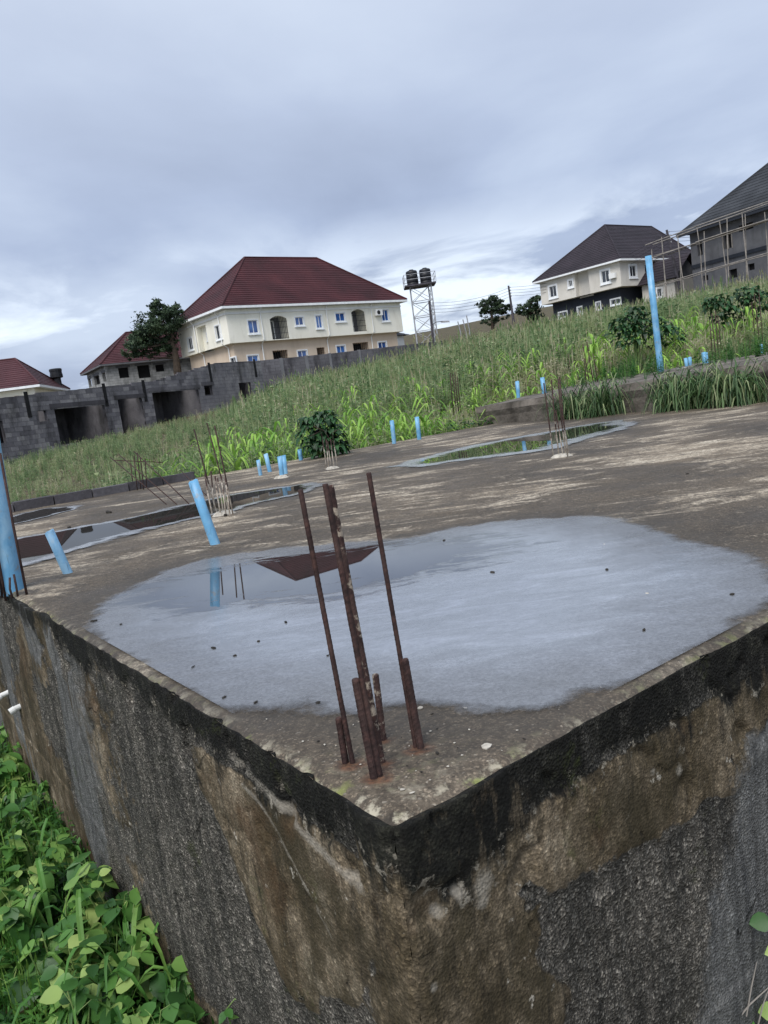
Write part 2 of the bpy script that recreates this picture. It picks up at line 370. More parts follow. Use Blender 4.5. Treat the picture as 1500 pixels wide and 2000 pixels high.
def mat_block(name, c1, c2, c3, stain='#2e2d2c', brick=None, rz=0.0):
    t = NT(name); v = t.vec((1,1,1), (0,0,0))
    f = t.noise(24, 5, .7); b = t.noise(.9, 5, .62); r = t.rnd()
    c = t.ramp(t.math('ADD', t.math('MULTIPLY', b, .7), t.math('MULTIPLY', r, .3)), [(.28, c1), (.52, c2), (.74, c3)])
    c = t.mix(.5, c, t.ramp(f, [(.3, .55), (.7, 1.15)]), 'MULTIPLY')
    st = t.ramp(t.noise(1.0, 6, .66, t.vec((1, 1, .35))), [(.50, 0.), (.66, 1.)])
    c = t.mix(t.math('MULTIPLY', st, .75), c, stain)
    nr = t.bump(f, .5, .02)
    if brick:
        # joints of blocks too far off to pick apart
        bt = t.n.new('ShaderNodeTexBrick'); bt.inputs['Scale'].default_value = 1.0
        bt.inputs['Brick Width'].default_value = .45; bt.inputs['Row Height'].default_value = .24; bt.inputs['Mortar Size'].default_value = .014
        bt.inputs['Color1'].default_value = (1,1,1,1); bt.inputs['Color2'].default_value = (.72,.72,.72,1); bt.inputs['Mortar'].default_value = (*([brick]*3), 1)
        sp = t.n.new('ShaderNodeSeparateXYZ'); t.l.new(t.vec((1,1,1), (0,0,-rz)), sp.inputs[0])
        cbn = t.n.new('ShaderNodeCombineXYZ'); t.l.new(t.math('ADD', sp.outputs[0], sp.outputs[1]), cbn.inputs[0]); t.l.new(sp.outputs[2], cbn.inputs[1])
        t.l.new(cbn.outputs[0], bt.inputs['Vector'])
        c = t.mix(.8, c, bt.outputs['Color'], 'MULTIPLY')
    return t.done(c, .92, nr, .2)
def mat_roof(name, c1, c2, c3):
    t = NT(name); f = t.noise(18, 4, .7); b = t.noise(.35, 5, .6)
    c = t.ramp(b, [(.3, c1), (.5, c2), (.72, c3)]); c = t.mix(.45, c, t.ramp(f, [(.3, .55), (.7, 1.2)]), 'MULTIPLY')
    return t.done(c, .7, t.bump(f, .4, .02), .35)
def mat_render(name, c1, c2, dirt='#6b655a', amt=.35):
    t = NT(name); c = t.ramp(t.noise(.5, 5, .6), [(.3, c1), (.7, c2)])
    d = t.ramp(t.noise(1.4, 6, .68, t.vec((1,1,.25))), [(.52, 0.), (.72, 1.)])
    c = t.mix(t.math('MULTIPLY', d, amt), c, dirt)
    return t.done(c, .85, t.bump(t.noise(30, 4), .12, .01), .25)
MT = {}
MT['slab'] = mat_slab(); MT['wl'] = mat_foot('footing_render_weathered'); MT['puddle'] = mat_puddle('puddle_water', 4.0, ('#64686c', '#7d8186', '#9ca1aa'), 3.5, .2)
MT['puddle2'] = mat_puddle('shallow_puddle_water', 1.28, ('#8f9398', '#a9adb2', '#c2c5c8'), 2.2)
MT['puddle3'] = mat_puddle('dark_reflection_puddle_water', 1.05, ('#8f9398', '#a9adb2', '#c2c5c8'), 2.2)  # mirror nearly off: dark base stands in for the dark wall's reflection
MT['rust'] = mat_rust('rusty_steel'); MT['rustlime'] = mat_rust('rusty_steel_limed', .22); MT['pipe'] = mat_pipe()
MT['rustpatch'] = mat_rust('rusty_steel_splashed', -1)
MT['ground'] = plain('soil', '#3f3a2c', '#5a5238', 1.2, .95, .6, 9, .05)
MT['block'] = mat_block('derelict_block', '#565458', '#767478', '#9b9898')
MT['mortar'] = mat_block('derelict_mortar', '#434144', '#58565a', '#737174')
MT['blockfar'] = mat_block('far_block', '#55555a', '#6c6b70', '#7f7d80', '#333236', .55, rad(38))
MT['blockpale'] = mat_block('pale_block', '#8f908f', '#b3b4b3', '#d2d2cf', '#5d5e5e', .5, rad(38))
MT['footing2'] = plain('old_footing', '#3d3933', '#79726a', 2.2, .92, .6, 14, .04)
MT['roofred'] = mat_roof('maroon_roof', '#33161a', '#411c21', '#4f2529')
MT['roofred2'] = mat_roof('red_roof', '#381a1f', '#452328', '#532e32')
MT['roofdark'] = mat_roof('dark_brown_roof', '#221c22', '#2c252c', '#372f36')
MT['roofgrey'] = mat_roof('charcoal_roof', '#26282c', '#33363b', '#45484d')
MT['cream'] = mat_render('cream_paint', '#ebe8d8', '#f3f0e3', '#b8b09c', .35)
MT['tan'] = mat_render('tan_paint', '#cbb9a4', '#d8c7b3', '#a39079', .25)
MT['white'] = mat_render('white_paint', '#dfe0de', '#efefec', '#a9a9a5', .2)
MT['beige'] = mat_render('beige_paint', '#ccc8bf', '#dcd8cf', '#a39d93', .3)
MT['navy'] = mat_render('dark_slate_paint', '#2a2e36', '#363b44', '#1d2026', .3)
MT['cement'] = mat_render('raw_cement_render', '#5b5c60', '#737478', '#3e3f42', .5)
MT['dark'] = plain('dark_interior', '#141416', '#1d1d1f', 2, .95, 0)  # near-black stands in for shade inside openings; also colours the derelict columns
MT['frame'] = plain('white_frame', '#dfe3e6', '#f2f4f4', 3, .5, 0)
t_ = NT('blue_glass'); MT['glass'] = t_.done(t_.ramp(t_.noise(.8, 3), [(.4, '#1c3f7a'), (.6, '#3f6fb2')]), .05, None, .9)
t_ = NT('dark_glass'); MT['dglass'] = t_.done(t_.ramp(t_.noise(.8, 3), [(.4, '#1b2026'), (.6, '#343b44')]), .06, None, .8)
MT['iron'] = plain('wrought_iron', '#1b1b1d', '#2b2a2a', 4, .6, 0)
MT['steel'] = plain('galvanised_steel', '#8d9096', '#b4b7bb', 3, .55, .05)
MT['tank'] = plain('black_plastic', '#141519', '#23252a', 3, .5, .05)
MT['pole'] = plain('concrete_pole', '#38363a', '#55525a', 2, .9, .1)
MT['wood'] = plain('bamboo_pole', '#77726c', '#a19b94', 2, .9, .1)
MT['bark'] = plain('bark', '#2c2620', '#4a4036', 4, .95, .6, 14, .05)
MT['pvc'] = plain('white_pvc', '#c9cbc9', '#e8e9e6', 6, .45, .05)
MT['clod'] = plain('dark_clod', '#1b1a18', '#35312b', 20, .95, .3)
MT['stone'] = plain('pale_pebble', '#8d887e', '#c4beb2', 30, .9, .2)
MT['treeleaf'] = leafmat('tree_leaf', ['#27372a', '#3a4e38', '#56694a'], .5, .15, .4, 'tint')
MT['weed'] = leafmat('field_weed', ['#4a6343', '#6a845a', '#86a06e', '#a0ae7f', '#b6b390', '#cbc5aa'], .6, .4, .3, 'tint')
MT['maize'] = leafmat('maize_leaf', ['#5b8838', '#7aa945', '#99c256', '#b9d374'], .45, .35, .25, 'tint')
MT['bush'] = leafmat('bush_leaf', ['#1f3a22', '#2e5230', '#447043'], .45, .25, .3, 'tint')
MT['tuft'] = leafmat('tuft_blade', ['#2f4a2c', '#48663c', '#6a8755', '#a2ab80'], .5, .3, .2, 'tint')
MT['bean'] = leafmat('bean_leaf', ['#34592f', '#477438', '#5d8c44', '#7ba453', '#aec574'], .42, .3, .25)
MT['stem'] = plain('green_stem', '#4a6a35', '#7c8d52', 8, .6, 0)
MT['cover'] = leafmat('ground_cover', ['#284a24', '#3d6a30', '#578a3c', '#86a852'], .5, .3, .3, 'tint')
MT['lamp'] = plain('lamp_grey', '#85878c', '#a7a9ad', 3, .5, 0)
MT['wire'] = plain('wire_black', '#1a1b20', '#24252b', 3, .7, 0)

def attr_mesh(me, name, vals):
    a = me.attributes.new(name, 'FLOAT', 'POINT'); a.data.foreach_set('value', np.asarray(vals, dtype=np.float32))

# ------------------------------------------------------------------ ground
def build_ground():
    ys = list(np.concatenate([np.arange(-6, 20, .5), np.arange(20, 60, 1.5), np.arange(60, 140, 4), np.array([150, 200, 300, 500, 900])]))
    xs = list(np.concatenate([np.array([-900, -400, -200, -120]), np.arange(-80, -20, 4), np.arange(-20, 20, .5), np.arange(20, 84, 4), np.array([120, 200, 400, 900])]))
    v = [(x, y, ground_z(x, y)) for y in ys for x in xs]; nx = len(xs)
    f = [(j*nx+i, j*nx+i+1, (j+1)*nx+i+1, (j+1)*nx+i) for j in range(len(ys)-1) for i in range(nx-1)]
    me = D.meshes.new('ground'); me.from_pydata(v, [], f); me.materials.append(MT['ground'])
    me.polygons.foreach_set('use_smooth', [True]*len(f))
    o = link('ground', me); o['kind'] = 'structure'
build_ground()

# ------------------------------------------------------------------ the foundation in front
PUD = {   # outlines of the standing water, as surveyed on the slab
 'main': [(165,1222),(190,1178),(270,1142),(330,1112),(395,1092),(470,1080),(560,1070),(700,1060),(800,1052),(890,1032),(1000,1017),(1120,1011),(1210,1012),(1300,1040),(1390,1068),(1460,1090),(1510,1125),(1530,1165),(1490,1190),(1420,1215),(1385,1255),(1330,1290),(1250,1325),(1180,1345),(1090,1372),(1000,1392),(930,1402),(860,1390),(800,1387),(700,1393),(600,1388),(500,1390),(440,1398),(400,1385),(330,1345),(240,1290)],
 'long': [(-60,1075),(35,1050),(130,1033),(240,1013),(330,993),(440,968),(520,955),(600,945),(632,948),(600,962),(520,980),(430,1003),(380,1015),(330,1027),(260,1043),(190,1062),(130,1082),(50,1104),(-60,1132)],
 'small': [(-60,1028),(25,1008),(90,994),(150,988),(158,993),(110,1006),(28,1024),(-60,1044)],
 'far': [(745,915),(800,900),(850,887),(905,874),(985,858),(1080,842),(1150,828),(1215,820),(1240,829),(1215,840),(1150,856),(1080,877),(985,890),(900,902),(830,912)],
}
def poly_sd(pt, poly):
    x, y = pt; ins = False; best = 1e9; n = len(poly)
    for i in range(n):
        ax, ay = poly[i]; bx, by = poly[(i+1) % n]
        if (ay > y) != (by > y) and x < (bx-ax)*(y-ay)/(by-ay)+ax: ins = not ins
        dx, dy = bx-ax, by-ay; tt = max(0, min(1, ((x-ax)*dx+(y-ay)*dy)/(dx*dx+dy*dy+1e-9)))
        best = min(best, math.hypot(x-ax-tt*dx, y-ay-tt*dy))
    return best if ins else -best
PUDW = {k: [UV(G(*q)) for q in v] for k, v in PUD.items()}
def fn(x, y, z, s, o=4):
    return noise.fractal(Vector((x*s, y*s, z*s)), 1.0, 2.0, o)
def edge_wob(s, seed):      # how the lip of the slab wanders and chips
    a = .006*fn(s, seed, 0, 3.0) + .004*fn(s, seed, 1, 14)
    chip = max(0, fn(s, seed+5, 0, 5.0) - .42) * .05
    return a - chip
BASES = [UV(G(*q)) for q in ((689, 1491), (675, 1491), (742, 1517), (748, 1490), (731, 1520), (749, 1445), (812, 1460), (822, 1462))]
def build_foundation():
    root = thing('concrete_foundation', 'raised weathered concrete foundation slab with black mouldy edges in the foreground', 'foundation', S(0, 0, -1.3))
    # top
    def steps(mx):
        a = [0.0]
        while a[-1] < mx: a.append(a[-1] + (.02 if a[-1] < 1.2 else .05 if a[-1] < 3 else .2))
        a[-1] = mx; return a
    us, vs_ = steps(9.2), steps(9.35)
    vv = []; ed = []; dm = []; fo = []; ru = []; nv = len(vs_)
    pw = list(PUDW.values())
    for u in us:
        for v in vs_:
            uu, w2 = u, v
            if v == 0: w2 = -edge_wob(u, 3.3)
            if u == 0: uu = -edge_wob(v, 8.1)
            z = -.006*abs(fn(u, v, 3, 1.3)) - .002*abs(fn(u, v, 9, 9)) - .001
            de = min(u, v)
            z -= .010*max(0, 1-de/.03)**2
            if u == 0 or v == 0: z -= .006*abs(fn(u*1.0, v, 4, 25))
            vv.append(tuple(S(uu, w2, z)))
            ru.append(min(1, sum(math.exp(-((u-a_)**2+(v-b_)**2)/.024**2) for a_, b_ in BASES)) if u < .5 and v < .5 else 0)
            fo.append(.12 + .88*smooth(.55, 1.3, math.hypot(u, v)))
            cl = math.exp(-(math.hypot(u, v)/.22)**2)*.9
            ed.append(min(1, max(0, 1-de/.03)*.8 + cl*.35))
            sdv = max(poly_sd((u, v), p) for p in pw)
            dm.append(max(0, min(1, 1 + sdv/.22)))
    f = [(i*nv+j, i*nv+j+1, (i+1)*nv+j+1, (i+1)*nv+j) for i in range(len(us)-1) for j in range(nv-1)]
    f = [q[::-1] for q in f]
    me = D.meshes.new('slab_top'); me.from_pydata(vv, [], f); me.materials.append(MT['slab'])
    me.polygons.foreach_set('use_smooth', [True]*len(f)); attr_mesh(me, 'edge', ed); attr_mesh(me, 'damp', dm); attr_mesh(me, 'fore', fo); attr_mesh(me, 'rust', ru)
    top = obj('slab_top', me, None, root)
    # side walls: one grid each, s along the edge, d downwards
    def wall(name, P, nrm, seed, right, length):
        ss = [0.0]
        while ss[-1] < length: ss.append(ss[-1] + (.009 if ss[-1] < 1.5 else .02 if ss[-1] < 4.5 else .3))
        ds = list(np.arange(0, .9, .009)) + list(np.arange(.9, 1.56, .03))
        V = []; mo = []; pl = []; gr = []; li = []
        for s in ss:
            lip = (.115 if right else .08) + .065*fn(s, seed, 0, 2.2) + .045*fn(s, seed, 2, 9)
            for d in ds:
                big = fn(s*1.0, d, seed, 1.6); med = fn(s, d, seed+3, 7); fi = fn(s, d, seed+6, 30, 3)
                m = smooth(lip+.09, lip-.05, d + .05*med)
                if right:
                    p = max(smooth(.36, .22, s + .10*med + .03*big), smooth(.345, .27, d + .05*med + .06*big - .06*smooth(.2, .9, s))*smooth(.10, .14, d))
                    g = smooth(.80, 1.15, s + .12*big + .25*(d-.4))*smooth(.20, .34, d+.03*med)
                else:
                    line = .33 + .35*smooth(0, .6, s) - .55*smooth(.45, 1.1, s)
                    p = max(smooth(.17, .08, s + .05*med - .05*d), smooth(line+.04, line-.06, d + .06*med + .04*big)*smooth(.09, .14, d)*smooth(1.3, .6, s))
                    p = max(p, .9*smooth(.9, 2.6, s)*smooth(-.3, .2, big + .3*med))
                    p = max(p, smooth(1.0, 1.15, d + .1*med)*.7)
                    g = smooth(1.4, 2.6, s)*smooth(.0, .3, fn(s*2, d*.5, seed+9, 1.4))
                rough = (1-max(p, m, g*.8))
                off = .007*m*smooth(lip+.012, lip-.012, d) + .010*p + .007*g + .005*med*(.3+.7*rough) + .005*fi*(.3+rough)
                # broken-off chips under the lip
                ch = max(0, fn(s, d, seed+20, 9) - .33)*smooth(.30, .05, abs(d-lip-.02))
                off -= .05*min(ch, .35)
                # cracks
                ck = abs(fn(s, d*.7, seed+31, 2.1)); off -= .010*max(0, 1-ck/.02)*(p > .3)
                if d == 0: off = 0
                wob = edge_wob(s, seed) if d == 0 else edge_wob(s, seed)*max(0, 1-d/.08)
                z = -d - (.012 if d == 0 else 0) + (.012 if False else 0)
                if s == 0: off = .004*fi
                V.append(tuple(P + (EV if right else EU)*s + nrm*(off + wob) + Vector((0, 0, z))))
                lm_ = 0.0
                if right:
                    for (a_, b_, r_) in ((.175, .20, .030), (.165, .235, .018), (.065, .205, .017), (.115, .195, .014), (.03, .33, .012), (.80, .24, .016), (.70, .20, .012)): lm_ = max(lm_, 1.1*math.exp(-(((s-a_)/r_)**2 + ((d-b_)/(r_*1.1))**2)))
                else:
                    lc = .085 + .10*smooth(.7, .05, s); lm_ = .95*math.exp(-((d-lc)/.016)**2)*smooth(.75, .6, s)*smooth(.06, .14, s)
                    l2 = lc + .05 + .55*max(0, .55-s)*smooth(.6, .3, s); lm_ = max(lm_, .8*math.exp(-((d-l2)/.012)**2)*smooth(.66, .58, s)*smooth(.2, .3, s))
                li.append(lm_)
                mo.append(m); pl.append(p); gr.append(g)
        nd = len(ds)
        F = [(i*nd+j, i*nd+j+1, (i+1)*nd+j+1, (i+1)*nd+j) for i in range(len(ss)-1) for j in range(nd-1)]
        if not right: F = [q[::-1] for q in F]
        me = D.meshes.new(name); me.from_pydata(V, [], F); me.materials.append(MT['wl'])
        me.polygons.foreach_set('use_smooth', [True]*len(F))
        attr_mesh(me, 'mold', mo); attr_mesh(me, 'plaster', pl); attr_mesh(me, 'grey', gr); attr_mesh(me, 'lime', li)
        return obj('side_wall', me, None, root)
    wall('wl', S(0, 0), -EV, 3.3, False, 9.2)
    wall('wr', S(0, 0), -EU, 8.1, True, 9.35)
    mb = MB()
    mb.quad(S(9.2, 0, -.01), S(9.2, 9.35, -.01), S(9.2, 9.35, -1.5), S(9.2, 0, -1.5)); mb.quad(S(0, 9.35, -.01), S(0, 9.35, -1.5), S(9.2, 9.35, -1.5), S(9.2, 9.35, -.01))
    obj('back_wall', mb, MT['footing2'], root)
    # upstand of single blocks along the far left edge
    bm = MB(); bm.box((0, 0, 0), Vector((.45, 0, 0)), Vector((0, .15, 0)), Vector((0, 0, .14)))
    bme = bm.mesh('kerb_block', MT['mortar'])
    v = -1.2; k = 0
    while v < 3.0:
        o = link('block', bme, root); o.location = S(9.0 + .02*random.random(), v, -.03 - .02*random.random()) - root.location
        o.rotation_euler = (rad(random.uniform(-2, 2)), 0, math.atan2(EV.y, EV.x) + rad(random.uniform(-2, 2)))
        v += .465; k += 1
build_foundation()

def build_puddle(key, label, deepf, step, mat='puddle2', rim=.10, soft=.14):
    P = PUDW[key]; us = [p[0] for p in P]; vs2 = [p[1] for p in P]
    u0, u1, v0, v1 = min(us)-.2, max(us)+.2, min(vs2)-.2, max(vs2)+.2
    u0 = max(u0, .03); v0 = max(v0, .03); u1 = min(u1, 9.0)
    nu = int((u1-u0)/step)+2; nv = int((v1-v0)/step)+2
    V = []; E_ = []; Dp = []; Sh = []; keep = {}
    for i in range(nu):
        for j in range(nv):
            u, v = u0+(u1-u0)*i/(nu-1), v0+(v1-v0)*j/(nv-1); d = poly_sd((u, v), P) + rim*(fn(u, v, 5, 2.0) + .6*fn(u, v, 8, 7))
            if d > -.12: keep[i, j] = len(V); V.append(tuple(S(u, v, .004))); E_.append(max(0, min(1, .30 + d/soft))); Dp.append(deepf(u, v, d)); Sh.append(max(0, min(1, d/.55)))
    F = []
    for (i, j) in keep:
        q = [(i, j), (i+1, j), (i+1, j+1), (i, j+1)]
        if all(a in keep for a in q): F.append(tuple(keep[a] for a in q)[::-1])
    me = D.meshes.new('puddle'); me.from_pydata(V, [], F); me.materials.append(MT[mat])
    attr_mesh(me, 'edge', E_); attr_mesh(me, 'deep', Dp); attr_mesh(me, 'shal', Sh)
    o = link('puddle', me); o['kind'] = 'structure'; o['label'] = label
mc_u, mc_v = UV(G(560, 1140))
def deep_main(u, v, d):
    q = S(u, v); c = G(600, 1118); dx = (q.x-c.x); dy = (q.y-c.y)
    return max(0, 1.05 - math.hypot(dx/.95, dy/.50)*.62) + .05*smooth(.1, .5, d)
build_puddle('main', 'broad pale puddle around the front rusty bars', deep_main, .04, 'puddle', .05, .17)
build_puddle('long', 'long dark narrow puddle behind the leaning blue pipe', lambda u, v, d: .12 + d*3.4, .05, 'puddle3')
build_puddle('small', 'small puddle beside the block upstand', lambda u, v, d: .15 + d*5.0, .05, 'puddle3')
build_puddle('far', 'far puddle at the foot of the limed bars', lambda u, v, d: .10 + d*1.7, .05)

# ------------------------------------------------------------------ second foundation, up the slope
def top2(x): return .30 + .055*(x-1.5)
def build_foundation2():
    root = thing('concrete_foundation', 'lower broken concrete foundation beyond the slab with grass along its face', 'foundation', S(9.7, 9.4, 0))
    mb = MB(); nu, nv = 60, 30
    def P(u, v, low=False):
        p = S(u, v); p.z = -.6 if low else top2(p.x) + .012*fn(u, v, 2, 1.5)
        return p
    us = np.linspace(-.5, 9.7, nu); vs2 = np.linspace(9.42, 12.9, nv)
    for i in range(nu-1):
        for j in range(nv-1): mb.quad(P(us[i], vs2[j]), P(us[i], vs2[j+1]), P(us[i+1], vs2[j+1]), P(us[i+1], vs2[j]))
    obj('slab_top', mb, MT['footing2'], root)
    mb = MB(); ns = 120; nd = 10
    ss = np.linspace(-.5, 9.7, ns)
    def W(u, k):
        p = P(u, 9.42); z = p.z + (-.7-p.z)*k/nd
        o = (.03*fn(u, k*.06, 4, 2.2) + .03*max(0, fn(u, k*.1, 7, 5))) * (1 if k else .3) + (.03 if k == 1 else 0)
        q = S(u, 9.42-o); q.z = z; return q
    for i in range(ns-1):
        for k in range(nd): mb.quad(W(ss[i], k), W(ss[i], k+1), W(ss[i+1], k+1), W(ss[i+1], k))
    obj('front_face', mb, MT['footing2'], root)
    mb = MB()
    for j in range(nv-1):
        mb.quad(P(9.7, vs2[j]), P(9.7, vs2[j+1]), P(9.7, vs2[j+1], True), P(9.7, vs2[j], True))
    obj('end_face', mb, MT['footing2'], root)
build_foundation2()

# ------------------------------------------------------------------ buildings: tools
Zv = Vector((0, 0, 1))
class Fac:
    """a facade: origin o on the ground plan, horizontal direction e, outward normal n"""
    def __init__(s, o, e, n): s.o = Vector((o[0], o[1], 0)); s.e = e.normalized(); s.n = n.normalized()
    def hit(s, px, py):
        d = ray(px, py); t = (s.o - EYEP).dot(s.n) / d.dot(s.n); q = EYEP + d*t
        return (q - s.o).dot(s.e), q.z
    def P(s, a, z, out=0.0): return s.o + s.e*a + s.n*out + Zv*z
    def rect(s, xl, xr, yt, yb):            # an opening measured in the survey picture
        xm, ym = (xl+xr)/2, (yt+yb)/2
        a0 = s.hit(xl, ym)[0]; a1 = s.hit(xr, ym)[0]; z1 = s.hit(xm, yt)[1]; z0 = s.hit(xm, yb)[1]
        return min(a0, a1), max(a0, a1), min(z0, z1), max(z0, z1)
def openwall(mb, F, a0, a1, z0, z1, ops, depth=.2, m=0, out=0.0, zfun=None):
    """wall face with real openings and reveals"""
    A = sorted({a0, a1, *[min(max(q, a0), a1) for o in ops for q in o[:2]]}); Zs = sorted({z0, z1, *[min(max(q, z0), z1) for o in ops for q in o[2:4]]})
    for i in range(len(A)-1):
        for j in range(len(Zs)-1):
            ca, cz = (A[i]+A[i+1])/2, (Zs[j]+Zs[j+1])/2
            if any(o[0] < ca < o[1] and o[2] < cz < o[3] for o in ops): continue
            mb.quad(F.P(A[i], Zs[j], out), F.P(A[i+1], Zs[j], out), F.P(A[i+1], Zs[j+1], out), F.P(A[i], Zs[j+1], out), m)
    for o in ops:
        b0, b1, y0, y1 = max(o[0], a0), min(o[1], a1), max(o[2], z0), min(o[3], z1); dd = o[4] if len(o) > 4 else depth
        c = [(b0, y0), (b1, y0), (b1, y1), (b0, y1)]
        for k in range(4):
            p, q = c[k], c[(k+1) % 4]
            mb.quad(F.P(*p, out), F.P(*p, out-dd), F.P(*q, out-dd), F.P(*q, out), m)
def window(parent, F, r, out, glass, frame='frame', sill=True, leaves=2, surround=.10, back=.10):
    a0, a1, z0, z1 = r
    mb = MB(); s = surround
    for (p0, p1, q0, q1) in ((a0-s, a1+s, z1, z1+s), (a0-s, a1+s, z0-s, z0), (a0-s, a0, z0, z1), (a1, a1+s, z0, z1)):
        mb.box(F.P(p0, q0, out-.02), F.e*(p1-p0), F.n*.07, Zv*(q1-q0))
    fr = .05
    for k in range(leaves+1):
        c = a0 + (a1-a0-fr)*k/leaves
        mb.box(F.P(c, z0, out-back), F.e*fr, F.n*.05, Zv*(z1-z0))
    mb.box(F.P(a0, z0, out-back), F.e*(a1-a0), F.n*.048, Zv*fr); mb.box(F.P(a0, z1-fr, out-back), F.e*(a1-a0), F.n*.048, Zv*fr)
    w = obj('window', mb, MT[frame], parent)
    for k in range(leaves):
        g = MB(); c0 = a0 + (a1-a0)*k/leaves; c1 = a0 + (a1-a0)*(k+1)/leaves
        g.quad(F.P(c0, z0, out-back+.015), F.P(c1, z0, out-back+.015), F.P(c1, z1, out-back+.015), F.P(c0, z1, out-back+.015))
        obj('pane', g, MT[glass], w)
    if sill:
        b = MB(); b.box(F.P(a0-s-.06, z0-s-.07, out-.02), F.e*(a1-a0+2*s+.12), F.n*.14, Zv*.07); obj('sill', b, MT[frame], w)
    return w
def stepface(mb, a, b, c, d, n, h=.03, m=0):
    """roof face from eave a-b up to ridge d-c laid in overlapping courses"""
    a, b, c, d = map(Vector, (a, b, c, d)); nr = (b-a).cross(d-a).normalized()
    if nr.z < 0: nr = -nr
    for i in range(n):
        t0, t1 = i/n, (i+1)/n
        l0, r0 = a.lerp(d, t0), b.lerp(c, t0); l1, r1 = a.lerp(d, t1), b.lerp(c, t1)
        mb.quad(l0+nr*h, r0+nr*h, r1, l1, m); mb.quad(l0-nr*.01, r0-nr*.01, r0+nr*h, l0+nr*h, m)
def hiproof(root, corners, zE, ridge, rows, mat, fascia='frame', fh=.2):
    """corners: four eave points in order; ridge: two points, the first above edge 3-0"""
    c = [Vector((p[0], p[1], zE)) for p in corners]; r0, r1 = map(Vector, ridge)
    mb = MB()
    stepface(mb, c[0], c[1], r1, r0, rows); stepface(mb, c[1], c[2], r1, r1, rows)
    stepface(mb, c[2], c[3], r0, r1, rows); stepface(mb, c[3], c[0], r0, r0, rows)
    rf = obj('roof', mb, mat, root)
    cap = MB()
    for p, q in ((r0, r1), (c[0], r0), (c[3], r0), (c[1], r1), (c[2], r1)):
        cap.tube([p+Zv*.03, q+Zv*.03], .09, 6)
    obj('ridge_cap', cap, mat, rf)
    fs = MB()
    cen = sum(c, Vector())/4
    for k in range(4):
        p, q = c[k], c[(k+1) % 4]
        n = Vector((q.y-p.y, p.x-q.x, 0)).normalized()
        if n.dot((p+q)/2-cen) < 0: n = -n
        e = (q-p).normalized()
        fs.box(p - n*.12 - Zv*fh, q-p, n*.14, Zv*(fh-.01))
    obj('fascia', fs, MT[fascia], rf)
    so_ = MB(); so_.poly([p - Zv*(fh-.02) for p in c]); obj('soffit', so_, MT[fascia], rf)
    return rf

